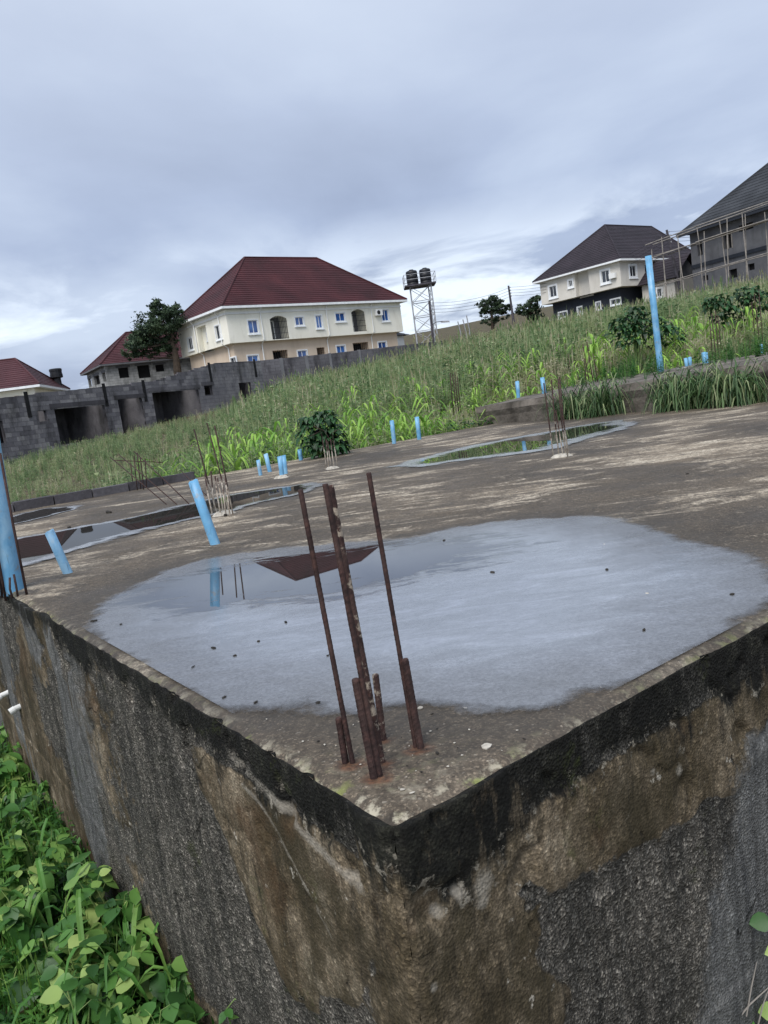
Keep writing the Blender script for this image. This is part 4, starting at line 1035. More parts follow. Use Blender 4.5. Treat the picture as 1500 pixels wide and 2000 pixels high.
# ------------------------------------------------------------------ house under scaffolding
def build_scaffold_house():
    s = 1/3.125
    def X(z): return 1020+z*s
    def R(z): return 300+z*s
    A = AT(1350, 500, 82); B = AT(1500, 470, 74)
    e1 = Vector((B.x-A.x, B.y-A.y, 0)).normalized(); n1 = Vector((e1.y, -e1.x, 0))
    e2 = -n1; F = Fac(A, e1, n1); L1 = 26.0; L2 = 14.0
    zE = F.hit(1352, 452)[1]; zm = F.hit(X(1300), R(625))[1]; gz = ground_z(A.x, A.y)-1.5
    root = thing('unpainted_house', 'raw cement house with charcoal roof behind pole scaffolding at right edge', 'house', (A.x, A.y, gz))
    def rc(x0, x1, y0, y1): return F.rect(X(x0), X(x1), R(y0), R(y1))
    ops = [rc(1068, 1100, 540, 622), rc(1228, 1278, 484, 580), rc(1262, 1312, 705, 760), rc(1375, 1418, 672, 712), rc(1105, 1135, 742, 775), rc(1320, 1410, 428, 468)]
    mb = MB(); openwall(mb, F, 0, L1, gz, zE, ops, .3); openwall(mb, Fac(A, e2, -e1), 0, L2, gz, zE, [], .3)
    obj('wall', mb, MT['cement'], root)
    for q in ops:
        mb = MB(); mb.quad(F.P(q[0], q[2], -.3), F.P(q[1], q[2], -.3), F.P(q[1], q[3], -.3), F.P(q[0], q[3], -.3)); obj('window_opening_shade', mb, MT['dark'], root)  # near-black sheet stands in for the unlit room
    q = ops[1]; mb = MB(); mb.box(F.P(q[0]-.1, q[2]-.05, -.05), F.e*.1, F.n*.1, Zv*(q[3]-q[2]+.1)); mb.box(F.P((q[0]+q[1])/2, q[2]-.05, -.05), F.e*.12, F.n*.1, Zv*(q[3]-q[2]+.1)); mb.box(F.P(q[1], q[2]-.05, -.05), F.e*.1, F.n*.1, Zv*(q[3]-q[2]+.1)); obj('window_frame', mb, MT['wood'], root)
    mb = MB(); mb.box(F.P(0, zm-.15, .003), F.e*L1, F.n*.12, Zv*.35); obj('band_course', mb, MT['navy'], root)
    # eave over the front, hip at the near left corner
    ov = .9; a = F.P(-ov, zE-.1, ov); b = F.P(L1, zE-.1, ov)
    FRs = Fac(F.P(0, 0, -7.0), e1, n1); ra, zr = FRs.hit(1660, 194); r0 = FRs.P(ra, zr); r1 = FRs.P(max(L1, ra+1), zr); c_ = F.P(-ov, zE-.1, -L2-ov); 
    mb = MB(); stepface(mb, a, b, r1, r0, 26); stepface(mb, c_, a, r0, r0, 26); rf = obj('roof', mb, MT['roofgrey'], root)
    mb = MB(); mb.tube([a, r0], .1, 6); obj('ridge_cap', mb, MT['roofgrey'], rf)
    mb = MB(); mb.box(a - Zv*.25, b-a, e2*.12, Zv*.22); obj('fascia', mb, MT['navy'], rf)
    # scaffolding of poles
    sc = thing('scaffolding', 'pole scaffolding against the raw cement house at right edge', 'scaffolding', F.P(5, gz, 2))
    def pole_(p, q, r=.055):
        d = q-p; mids = [p.lerp(q, t) + Vector((random.uniform(-.06,.06), random.uniform(-.06,.06), random.uniform(-.03,.03))) for t in (0, .33, .66, 1)]
        m_ = MB(); m_.tube(mids, [r, r*.95, r*.9, r*.8], 6); obj('pole', m_, MT['wood'], sc)
    for i, a_ in enumerate((-3.0, -2.2, -1.3, -.2, 1.0, 2.6, 3.8, 5.4, 6.4, 7.6, 8.6, 9.8, 11.2, 12.6)):
        for out in ((1.6,) if i % 2 else (2.6,)):
            g = ground_z(*F.P(a_, 0, out)[:2]) - .3
            pole_(F.P(a_, g, out), F.P(a_ + random.uniform(-.3,.3), zE - random.uniform(-.2, 1.2), out))
    for z in (zm-1.0, zm+1.9, zm+3.4):
        for out in (1.55, 2.65):
            pole_(F.P(-3.4, z-.2, out), F.P(3.5, z, out)); pole_(F.P(3.0, z, out), F.P(13.5, z+.2, out))
        if z > zm and z < zm+3:
            m_ = MB(); m_.box(F.P(-3.0, z+.05, 1.6), F.e*5.2, F.n*.5, Zv*.05); m_.box(F.P(2.6, z+.12, 1.7), F.e*8, F.n*.5, Zv*.05); obj('plank', m_, MT['wood'], sc)
build_scaffold_house()

# ------------------------------------------------------------------ trees
def leafcloud(pts, sizes, tints, nrm_up=.3):
    """many leaf faces in one mesh: each leaf a bent diamond of two quads"""
    n = len(pts); P = np.asarray(pts); s = np.asarray(sizes)[:, None]
    a = RNG.normal(size=(n, 3)); a /= np.linalg.norm(a, axis=1)[:, None]
    b = RNG.normal(size=(n, 3)); b[:, 2] *= .6; b -= a*(a*b).sum(1)[:, None]; b /= np.linalg.norm(b, axis=1)[:, None]
    c = np.cross(a, b)
    V = np.stack([P - a*s, P + b*s*.42 + c*s*.12, P + a*s, P - b*s*.42 + c*s*.12], 1).reshape(-1, 3)
    F = np.arange(n*4).reshape(n, 4); T = np.repeat(np.asarray(tints), 4)
    return V, F, T
def npmesh(name, V, F, T, mat, smooth_=False):
    me = D.meshes.new(name); nf = len(F); k = F.shape[1]
    me.vertices.add(len(V)); me.vertices.foreach_set('co', np.ascontiguousarray(V, dtype=np.float32).ravel())
    me.loops.add(nf*k); me.loops.foreach_set('vertex_index', np.ascontiguousarray(F, dtype=np.int32).ravel())
    me.polygons.add(nf); me.polygons.foreach_set('loop_start', np.arange(0, nf*k, k, dtype=np.int32))
    if smooth_: me.polygons.foreach_set('use_smooth', np.ones(nf, dtype=bool))
    me.update(); me.validate(); attr_mesh(me, 'tint', T); me.materials.append(mat); return me
def tree(label, base, trunk_pts, blobs, leaf, per, group=None):
    """blobs: (centre, radius, flatness)"""
    root = thing('tree', label, 'tree', base, group)
    mb = MB(); mb.tube([p for p, r in trunk_pts], [r for p, r in trunk_pts], 10)
    top = trunk_pts[-1][0]; mid = trunk_pts[len(trunk_pts)//2][0]
    for c, r, fl in blobs:
        c = Vector(c); s_ = top if (c.z > top.z-.5) else mid; r0 = trunk_pts[-1][1]*.75
        m1 = s_.lerp(c, .5) + Vector((random.uniform(-.2,.2)*r, random.uniform(-.2,.2)*r, -.12*r)); mb.tube([s_, m1, c], [r0, r0*.6, r0*.25], 6)
        for k in range(4):
            d = Vector((random.uniform(-1,1), random.uniform(-1,1), random.uniform(-.4,.9))).normalized()*r*.85; mb.tube([c, c+d*.5+Vector((0,0,.05*r)), c+d], [r0*.3, r0*.2, r0*.06], 5)
    obj('trunk', mb, MT['bark'], root)
    pts = []; sz = []; tn = []
    for c, r, fl in blobs:
        c = np.array(c); ncl = int(13 + r*7)
        for k in range(ncl):                       # twig clumps near the surface of each lobe
            d = RNG.normal(size=3); d /= np.linalg.norm(d); d[2] = abs(d[2])*.9 if RNG.random() < .6 else d[2]
            q = c + d*np.array([1, 1, fl])*r*RNG.uniform(.4, 1.22); cr = r*RNG.uniform(.12, .28); tt = RNG.uniform(.15, .85)
            m = int(per*RNG.uniform(.5, 1.3)); off = RNG.normal(size=(m, 3))*cr*np.array([.7, .7, .42])
            pts.append(q+off); sz.append(RNG.uniform(.7, 1.3, m)*leaf); tn.append(np.clip(tt + RNG.normal(size=m)*.15, 0, 1))
    V, F, T = leafcloud(np.concatenate(pts), np.concatenate(sz), np.concatenate(tn))
    obj('crown', npmesh('crown', V, F, T, MT['treeleaf']), None, root)
def build_trees():
    y = 71.5; Q = lambda px, py, dy=0: AT(px, py, y+dy)
    b = Q(346, 732); gz = b.z - 2.0
    blobs = [(Q(318, 625), 1.6, .8), (Q(295, 642, 1), 1.7, .8), (Q(338, 616, -.5), 1.1, .8), (Q(280, 668), 1.5, .6), (Q(266, 680, -1), 1.1, .5), (Q(300, 672, 1), 1.6, .6), (Q(320, 650), 1.5, .7), (Q(333, 668, 0), .8, .8), (Q(313, 606), 1.0, .8), (Q(262, 694), .8, .5), (Q(318, 686, .5), 1.1, .6), (Q(290, 655, -1), 1.2, .7), (Q(332, 640), .9, .8)]
    tree('spreading dark tree between unfinished house and cream house', (b.x, b.y, gz), [(b - Zv*2, .42), (Q(346, 720), .36), (Q(344, 700), .30), (Q(341, 685), .24), (Q(336, 668), .16)], blobs, .14, 66)
    y = 100; Q = lambda px, py, dy=0: AT(px, py, 100+dy); b = Q(962, 640)
    tree('dark ragged tree left of the thin utility pole', (b.x, b.y, b.z-1.5), [(b-Zv*1.5, .25), (Q(961, 625), .2), (Q(960, 608), .14), (Q(960, 595), .1)],
         [(Q(963, 588), 1.0, .7), (Q(950, 597), 1.2, .6), (Q(972, 600), .9, .6), (Q(955, 612), 1.2, .6), (Q(945, 606), .7, .6), (Q(976, 590), .6, .6), (Q(958, 628), 1.0, .6), (Q(985, 612), .9, .7), (Q(990, 600), .6, .7)], .15, 42)
    b = Q(1036, 632)
    tree('dark ragged tree between the thin pole and beige house', (b.x, b.y, b.z-1.5), [(b-Zv*1.5, .25), (Q(1036, 618), .2), (Q(1035, 605), .14), (Q(1034, 595), .1)],
         [(Q(1040, 590), 1.0, .7), (Q(1028, 602), 1.1, .6), (Q(1046, 604), 1.0, .6), (Q(1035, 615), 1.2, .6), (Q(1018, 611), .7, .6), (Q(1050, 582), .5, .6), (Q(1048, 620), .9, .6)], .15, 40)
build_trees()

# ------------------------------------------------------------------ field of weeds (uncountable)
def weed_proto(kind):
    V = []; F = []; Tn = []
    def add(a, b, c, d, t):
        i = len(V); V.extend([a, b, c, d]); F.append((i, i+1, i+2, i+3)); Tn.extend([t]*4)
    ns = 3 if kind != 2 else 5
    for s_ in range(ns):
        az = random.uniform(0, 6.28); le = random.uniform(.04, .22); h = random.uniform(.7, 1.15)
        tip = np.array([math.cos(az)*le, math.sin(az)*le, h]); base = np.array([math.cos(az)*.05, math.sin(az)*.05, 0])
        sd_ = np.array([-math.sin(az), math.cos(az), 0])*.012
        add(base-sd_, base+sd_, tip+sd_*.4, tip-sd_*.4, .45)
        nl = 12 if kind != 2 else 4
        for k in range(nl):
            t = .12 + .86*k/nl; p = base + (tip-base)*t; a2 = random.uniform(0, 6.28); ln = random.uniform(.11, .24)*(1.1-.5*t)*(1 if kind != 2 else 1.9); wd = ln*(.24 if kind != 2 else .07)
            d = np.array([math.cos(a2), math.sin(a2), random.uniform(-.1, .7)]); q = np.array([-math.sin(a2), math.cos(a2), 0])*wd
            m = p + d*ln*.5; e_ = p + d*ln + np.array([0, 0, -ln*random.uniform(.1, .5)])
            add(p, m+q, e_, m-q, random.uniform(-.15, .15))
        if kind == 1:                       # small pale flower or seed head
            for k in range(3):
                p = tip + np.array([random.uniform(-.05,.05), random.uniform(-.05,.05), random.uniform(-.12,.02)]); w_ = .022
                add(p+np.array([-w_,0,0]), p+np.array([0,w_,w_]), p+np.array([w_,0,0]), p+np.array([0,-w_,-w_]), .75)
        if kind == 2:
            for k in range(2): add(tip, tip+np.array([.02,.0,.05]), tip+np.array([0,.02,.16]), tip+np.array([-.02,0,.05]), .4)
    return np.array(V), np.array(F), np.array(Tn)
def house_blocked(x, y):
    u, v = UV(Vector((x, y, 0)))
    if -.6 < u < 9.35 and -.4 < v < 9.5: return True
    if -1 < u < 9.9 and 9.3 < v < 13.0: return True
    F, L_ = DER; q = Vector((x, y, 0))-F.o; a = q.dot(F.e); o = q.dot(F.n)
    if -3 < a < L_+.3 and -9 < o < .35: return True
    if a < -3 and o < .35: return True
    lim = float(np.interp(x/y, [-.6, -.23, -.17, -.08, 0, .08, .13, .2, .3, .38, .6], [52, 58, 59.5, 61, 63, 67, 72, 83, 80, 72, 60]))
    return y > lim
def scatter(protos, pts, hts, tints, name, mat):
    Vs = []; Fs = []; Ts = []; off = 0
    idx = RNG.integers(0, len(protos), len(pts)); rz = RNG.uniform(0, 6.28, len(pts)); wsc = RNG.uniform(.8, 1.25, len(pts))
    for k, (V, F, T) in enumerate(protos):
        sel = np.where(idx == k)[0]
        if not len(sel): continue
        c, s_ = np.cos(rz[sel]), np.sin(rz[sel]); h = hts[sel]; wv = h*wsc[sel]
        X = (V[None, :, 0]*c[:, None] - V[None, :, 1]*s_[:, None])*wv[:, None] + pts[sel, 0][:, None]
        Yv = (V[None, :, 0]*s_[:, None] + V[None, :, 1]*c[:, None])*wv[:, None] + pts[sel, 1][:, None]
        Zq = V[None, :, 2]*h[:, None] + pts[sel, 2][:, None]
        n = len(V); m = len(sel)
        Vs.append(np.stack([X, Yv, Zq], 2).reshape(-1, 3)); Fs.append((F[None] + (np.arange(m)*n)[:, None, None] + off).reshape(-1, 4)); off += n*m
        Ts.append(np.clip(tints[sel][:, None] + T[None]*.6, 0, 1).ravel())
    me = npmesh(name, np.concatenate(Vs), np.concatenate(Fs), np.concatenate(Ts), mat)
    return link(name, me)
def build_field():
    pts = []; h = []; tn = []
    while len(pts) < 15500:
        y = 10.5 * math.exp(random.random()*math.log(88/10.5)) if random.random() < .55 else random.uniform(14, 86)
        x = random.uniform(-.62, .62)*y
        if house_blocked(x, y): continue
        u, v = UV(Vector((x, y, 0)))
        if y < 15 and u < 9.0 and v < 9.2: continue
        dn = noise.noise(Vector((x*.12, y*.12, 3))); d2 = noise.noise(Vector((x*.5, y*.5, 8)))
        dry = smooth(.05, .5, dn + .25*d2 + .25*smooth(.06, .0, abs(x/y + .04))*smooth(20, 30, y))
        hh = (.6 + .5*smooth(14, 28, y) - .22*smooth(38, 60, y)) * random.uniform(.75, 1.3)*(1+.25*d2)*(1-.25*dry)
        if x > 2 and y > 24: hh *= 1.1
        if x < -4: hh *= .4 + .6*smooth(-.22, -.04, x/y)
        pts.append((x, y, ground_z(x, y)-.05)); h.append(hh); tn.append(min(1, max(0,   .31 + .42*dry + .12*d2 + random.gauss(0, .17) + .12*(x > 8 and y > 40))))
    pr = [weed_proto(k) for k in (0, 0, 0, 0, 1, 2, 0, 2)]
    o = scatter(pr, np.array(pts), np.array(h), np.array(tn), 'field_weeds', MT['weed'])
    tag(o, 'tall grey green weeds covering the sloping field', 'weeds', None, 'stuff')
build_field()
def build_footing_weeds():
    pts = []; h = []; tn = []
    while len(pts) < 420:
        u, v = random.uniform(-.8, 9.5), 12.9 - abs(random.gauss(0, .9)); p = S(u, v)
        if v < 10 or noise.noise(Vector((u*.9, v*.9, 2))) < -.1: continue
        pts.append((p.x, p.y, top2(p.x)-.03)); h.append(random.uniform(.12, .42)); tn.append(random.uniform(.05, .5))
    o = scatter([weed_proto(k) for k in (0, 2, 2, 0)], np.array(pts), np.array(h), np.array(tn), 'footing_weeds', MT['cover'])
    tag(o, 'low green weeds growing over the top of the far footing', 'weeds', None, 'stuff')
build_footing_weeds()

# ------------------------------------------------------------------ maize
def ribbon(mb, tl, p, az, ln, w_, rise, droop, tint, n=6, fold=.25):
    """an arching blade with a folded midrib, appended to lists"""
    d = Vector((math.cos(az), math.sin(az), 0)); s_ = Vector((-math.sin(az), math.cos(az), 0)); prev = None
    for i in range(n+1):
        t = i/n; q = p + d*(ln*(t - .12*t*t)) + Zv*(rise*ln*math.sin(min(t*1.6, 1.57)) - droop*ln*t*t*t)
        ww = w_*(.35 + .65*math.sin(min(1, t*1.9+.12)*1.57))*(1 - t**3) + .002
        r = (q - s_*ww + Zv*ww*fold, q, q + s_*ww + Zv*ww*fold)
        if prev:
            mb.quad(prev[0], prev[1], r[1], r[0]); mb.quad(prev[1], prev[2], r[2], r[1]); tl += [tint]*8
        prev = r
def maize_meshes(k):
    random.seed(100+k)
    st = MB(); H = random.uniform(.75, 1.1); st.tube([(0,0,-.1), (0,0,H*.5), (.02,.01,H*.85)], [.016, .013, .006], 6)
    lf = MB(); tl = []; az = random.uniform(0, 6.28); n = random.randint(11, 13)
    for i in range(n):
        t = i/n; az += math.pi + random.uniform(-.5, .5)
        ribbon(lf, tl, Vector((0, 0, H*(.08+.75*t))), az, random.uniform(.5, .75)*(1-.25*abs(t-.5)), random.uniform(.024, .036), random.uniform(.55, .9), random.uniform(.5, 1.0), random.uniform(.2, .9))
    me = lf.mesh('maize_leaves', MT['maize'], True); attr_mesh(me, 'tint', tl)
    return st.mesh('maize_stalk', MT['stem']), me
def build_maize():
    ms = [maize_meshes(k) for k in range(6)]; random.seed(21); cnt = 0
    spots = []
    tries = 0
    while len(spots) < 300 and tries < 9000:
        tries += 1
        r = random.random()
        if r < .42:                                       # strip just past the far edge of the slab
            u, v = random.uniform(9.45, 13.5), random.uniform(3.2, 9.3); p = S(u, v)
            if v < 5.4 and u > 10.4: continue
        elif r < .80:                                     # plot behind the second footing
            u, v = random.uniform(10.0, 17), random.uniform(9.5, 24); p = S(u, v)
        else:
            u, v = random.uniform(2, 10), random.uniform(13.1, 24); p = S(u, v)
        if house_blocked(p.x, p.y) or p.y > 31 or abs(p.x) > .56*p.y: continue
        if any((p-q).length < .27 for q in spots): continue
        spots.append(p)
    for i, p in enumerate(spots):
        st, lf = ms[i % 6]; far = p.x > 2.6
        o = thing('maize_plant', 'young bright green maize plant in the plot behind the far footing' if far else 'young bright green maize plant growing just past the slab edge', 'maize', (p.x, p.y, ground_z(p.x, p.y)-.02), 'maize behind the far footing' if far else 'maize past the slab edge', random.uniform(0, 6.28))
        s_ = random.uniform(.65, 1.1)*(1.0 if far else .85); o.scale = (s_, s_, s_)
        link('stalk', st, o); link('leaves', lf, o)
build_maize()

# ------------------------------------------------------------------ bushes
def bush(label, base, blobs, leaf, per, group=None):
    root = thing('bush', label, 'bush', base, group)
    mb = MB()
    for c, r in blobs: mb.tube([base, Vector(base).lerp(Vector(c), .55)+Zv*.05, c], [.025, .018, .006], 5)
    obj('stem', mb, MT['stem'], root)
    V = []; F = []; T = []; mbl = MB(); tl = []
    for c, r in blobs:
        for k in range(per):
            d = Vector((random.gauss(0,1), random.gauss(0,1), random.gauss(0,1)))
            d.normalize(); p = Vector(c) + Vector((d.x, d.y, d.z*.85))*r*random.uniform(.55, 1.05)
            az = math.atan2(d.y, d.x) + random.uniform(-.6, .6)
            ln = leaf*random.uniform(.7, 1.3); ribbon(mbl, tl, p, az, ln, ln*.34, random.uniform(.0, .35), random.uniform(.3, 1.0), random.random(), 3, .2)
    me = mbl.mesh('bush_leaves', MT['bush'], True); attr_mesh(me, 'tint', tl); obj('foliage', me, None, root)
def build_bushes():
    b = G(632, 893, 0); b = Vector((b.x, b.y, ground_z(b.x, b.y)-.05)); y = b.y+.1
    Q = lambda px, py, dy=0: AT(px, py, y+dy)
    bush('round dark leafy bush at the slab edge behind short limed bars', b, [(Q(630, 832), .20), (Q(608, 846), .17), (Q(650, 846), .17), (Q(618, 866), .2), (Q(643, 868), .19), (Q(635, 815), .12), (Q(602, 824), .09), (Q(656, 872), .12), (Q(628, 880), .16)], .13, 60)
    b = AT(1240, 690, 19); b.z = ground_z(b.x, b.y); Q = lambda px, py, dy=0: AT(px, py, 19+dy)
    bush('dark leafy bush left of the tall blue pipe', b, [(Q(1235, 630), .42), (Q(1222, 655), .38), (Q(1250, 655), .4), (Q(1262, 635), .35), (Q(1240, 612), .2), (Q(1290, 640), .3), (Q(1215, 632), .25), (Q(1310, 655), .3)], .17, 60)
    b = AT(1440, 640, 20); b.z = ground_z(b.x, b.y); Q = lambda px, py, dy=0: AT(px, py, 20+dy)
    bush('dark leafy bush near the right edge above the maize', b, [(Q(1440, 590), .45), (Q(1405, 605), .38), (Q(1470, 600), .42), (Q(1425, 620), .4), (Q(1490, 585), .35), (Q(1395, 590), .2), (Q(1460, 575), .25)], .17, 60)
build_bushes()

# ------------------------------------------------------------------ grass tufts along the second footing
def build_tufts():
    data = [((1205, 800), .75), ((1262, 795), .85), ((1320, 800), .8), ((1375, 790), .7), ((1425, 785), .8), ((1475, 782), .85), ((1530, 770), .8)]
    names = ['leftmost coarse grass tuft on the far footing face', 'second coarse grass tuft from the left on the footing face', 'third coarse grass tuft from the left on the footing face', 'middle coarse grass tuft on the footing face', 'coarse grass tuft third from the right edge by the footing', 'coarse grass tuft second from the right edge by the footing', 'coarse grass tuft at the right edge of the photo']
    for ((px, py), sc), lb in zip(data, names):
        p = G(px, py, 0); tu, tv = UV(p); p = S(min(tu, 9), min(tv, 9.22), 0); root = thing('grass_tuft', lb, 'grass', p, 'grass tufts by the far footing')
        mb = MB(); tl = []
        for k in range(230):
            az = random.uniform(0, 6.28); q = p + Vector((random.gauss(0, .11), random.gauss(0, .11), 0))
            ribbon(mb, tl, q, az, random.uniform(.28, .8)*sc, random.uniform(.005, .010), random.uniform(.5, 1.5), random.uniform(.5, 1.3), random.random()**1.3, 5, .2)
        me = mb.mesh('blades', MT['tuft'], True); attr_mesh(me, 'tint', tl); obj('blades', me, None, root)
    # low creeper at the foot of the footing
    mb = MB(); tl = []
    for k in range(420):
        t = random.random(); p = G(870 + 200*t, 838 - 32*t + random.uniform(-6, 5), 0) + Zv*random.uniform(.0, .10)
        ln = random.uniform(.05, .10); ribbon(mb, tl, p, random.uniform(0, 6.28), ln, ln*.4, random.uniform(0, .5), .4, random.random(), 3, .2)
    me = mb.mesh('creeper', MT['bush'], True); attr_mesh(me, 'tint', tl); tag(obj('creeper', me, None), 'low dark green creeper at the foot of the far footing', 'creeper', None, 'stuff')
build_tufts()

# ------------------------------------------------------------------ reinforcing bars
def rebar(b, t, r, label, mat='rust', group=None, ribs=True, name='rebar', bend=None):
    b, t = Vector(b), Vector(t); L_ = (t-b).length; mb = MB()
    if ribs:
        n = int(L_/.0026); r *= .92; d = (t-b).normalized(); s_ = d.orthogonal().normalized(); q_ = d.cross(s_); nn = 12
        for i in range(n+1):                     # slanting ribs, worn and flaky
            c_ = b.lerp(t, i/n); z_ = i/n*L_
            for j in range(nn):
                g = 2*math.pi*j/nn; w_ = max(0, math.sin(2*math.pi*z_/.0105 + 2.2*math.sin(g)))
                k = .95 + .10*w_*w_*abs(math.cos(g)) + .07*noise.noise(Vector((g, z_*45, r*900)))
                if i == n: k *= .85
                mb.v.append(tuple(c_ + (s_*math.cos(g) + q_*math.sin(g))*r*k))
        for i in range(n):
            for j in range(nn): mb.f.append((i*nn+j, i*nn+(j+1) % nn, (i+1)*nn+(j+1) % nn, (i+1)*nn+j)); mb.m.append(0)
        mb.f.append(tuple(n*nn+j for j in range(nn))); mb.m.append(0)
        for sg in (1, -1): mb.tube([b + s_*sg*r*.98, t + s_*sg*r*.98 - d*.004], r*.16, 4)
    else:
        pts = [b, b.lerp(t, .5) + Vector((random.uniform(-.006,.006), random.uniform(-.006,.006), 0)), t] + ([Vector(bend)] if bend is not None else [])
        mb.tube(pts, r, 6)
    base = Vector((b.x, b.y, b.z)); me = mb.mesh(name, MT[mat], not ribs)
    me.transform(Matrix.Translation(-base)); o = link(name, me); o.location = base
    return tag(o, label, 'rebar', group)
def front_bars():
    def top(px, py, base, lean=0.0):           # the tip lies above the base, at its own depth
        return AT(px, py, base.y + lean)
    defs = [((689, 1491), (586.5, 956), .0058, 'tall thin leftmost rusty rebar at the slab corner', 'rust'),
            ((675, 1491), (661, 1402), .0078, 'shortest thick rebar stub at the slab corner', 'rust'),
            ((742.5, 1517), (635, 945), .0062, 'tall rusty rebar nearest the slab corner', 'rust'),
            ((748, 1490), (646, 947), .0062, 'tall lime splashed rebar touching the one nearest the corner', 'rustpatch'),
            ((731, 1520), (694, 1326), .0088, 'thick smooth rebar stub in front of the tall pair', 'rust'),
            ((749, 1445), (733, 1317), .0082, 'lime crusted rebar stub behind the tall pair', 'rustpatch'),
            ((812, 1460), (720, 923), .0056, 'tall thin rightmost rusty rebar at the slab corner', 'rust'),
            ((822, 1462), (791, 1287), .0080, 'thick ribbed rebar stub lapped to the rightmost tall bar', 'rust')]
    for bp, tp, r, lb, m in defs:
        b = G(*bp, -.004); t = top(*tp, b); rebar(b - (t-b).normalized()*.02, t, r, lb, m, 'starter bars at the slab corner')
front_bars()
def cluster(defs, r, label, group, limed=True):
    for bp, tp in defs:
        b = G(*bp); t = AT(*tp, b.y + random.uniform(-.05, .05)); rebar(b - Zv*.02, t, r, label, 'rustlime' if limed else 'rust', group, False)
# behind the leaning pipe
cluster([((447, 1000), (404, 826)), ((455, 1004), (419, 831)), ((424, 1002), (379, 838))], .0055, 'tall dark bar in the limed cluster right of the leaning blue pipe', 'tall bars right of the leaning pipe')
cluster([((415, 1005), (400, 925)), ((420, 1000), (412, 920)), ((431, 1006), (420, 930)), ((436, 1000), (424, 932)), ((441, 1006), (432, 930)), ((449, 1008), (440, 935))], .006, 'short white limed bar in the cluster right of the leaning pipe', 'short limed bars right of the leaning pipe')
# by the far puddle
cluster([((1081, 892), (1062, 748)), ((1092, 892), (1077, 742)), ((1105, 890), (1090, 740)), ((1109, 893), (1093, 736))], .0062, 'rusty bar with limed foot standing at the far puddle', 'limed bars at the far puddle')
cluster([((1100, 891), (1085, 800)), ((1111, 886), (1097, 795))], .006, 'short limed bar among the taller bars at the far puddle', 'short bars at the far puddle')
# before the bush
cluster([((637, 914), (630, 860)), ((642, 916), (637, 858)), ((647, 913), (640, 862)), ((653, 914), (646, 858)), ((659, 912), (651, 860))], .006, 'short limed bar in front of the round bush', 'short limed bars before the round bush')
def far_bars():
    for i, (bp, tp, bd) in enumerate([((632, 860), (626, 842), (606, 852)), ((645, 862), (634, 842), (612, 832)), ((651, 860), (648, 846), (662, 838))]):
        b = AT(*bp, G(645, 914).y); t = AT(*tp, b.y); q = AT(*bd, b.y-.1)
        rebar(b, t, .004, 'bent wire end above the short bars before the round bush', 'rustlime', 'bent ends before the round bush', False, 'tie_wire', q)
    # upright bundle by the upstand, with long bars fallen over from it
    for bp, tp in (((262, 955), (255, 905)), ((268, 957), (262, 890)), ((275, 955), (268, 884)), ((280, 956), (274, 892)), ((286, 953), (283, 895))):
        b = G(*bp); rebar(b - Zv*.02, AT(*tp, b.y), .007, 'upright rusty bar in the bundle by the block upstand', 'rust', 'bars by the block upstand', False)
    for i, (bp, tp) in enumerate((((325, 985), (215, 893)), ((345, 985), (232, 888)), ((370, 985), (262, 882)), ((404, 968), (352, 918)))):
        b = G(*bp); t = AT(*tp, b.y + 1.0)
        rebar(b, t, .0055, ['lowest long bar leaning left behind the long puddle', 'second long bar leaning left behind the long puddle', 'third long bar leaning left behind the long puddle', 'short bar leaning left against the leaning blue pipe'][i], 'rust', 'bars leaning over the slab', False)
    b = AT(222, 899, G(275, 955).y); rebar(b, AT(318, 903, b.y), .006, 'level rusty bar lying across the upright bundle', 'rust', None, False)
    # beyond the second footing
    grp = [(((1113, 748), (1103, 668)), ((1120, 748), (1109, 690)), ((1108, 745), (1098, 680))), (((1152, 752), (1138, 672)), ((1160, 752), (1146, 668)), ((1168, 748), (1158, 690)), ((1145, 754), (1141, 700)))]
    lbs = ['dark bar in the left pair of bundles on the far footing', 'dark bar in the middle bundle on the far footing']
    for g, lb in zip(grp, lbs):
        for bp, tp in g:
            b = G(*bp, .45); rebar(b - Zv*.05, AT(*tp, b.y), .009, lb, 'rust', lb.replace('dark bar in', 'bars of'), False)
    for bp, tp in (((884, 792), (879, 728)), ((889, 790), (884, 730)), ((894, 790), (888, 727)), ((898, 788), (893, 735))):
        b = AT(*bp, 15.6); rebar(b - Zv*.2, AT(*tp, 15.6), .010, 'brown bar in the bundle left of the far footing end', 'rust', 'bundle left of the far footing', False)
    for bp, tp in (((1398, 700), (1390, 612)), ((1404, 698), (1397, 608)), ((1410, 698), (1402, 616)), ((1392, 702), (1386, 625))):
        b = AT(*bp, 16); rebar(b - Zv*.4, AT(*tp, 16), .010, 'rusty bar in the bundle between the two right bushes', 'rust', 'bundle between the right bushes', False)
    for bp, tp in (((1486, 690), (1473, 575)), ((1492, 690), (1482, 565)), ((1478, 692), (1468, 590))):
        b = AT(*bp, 16); rebar(b - Zv*.4, AT(*tp, 16), .009, 'tall dark bar by the right edge of the photo', 'rust', 'bars by the right edge', False)
far_bars()

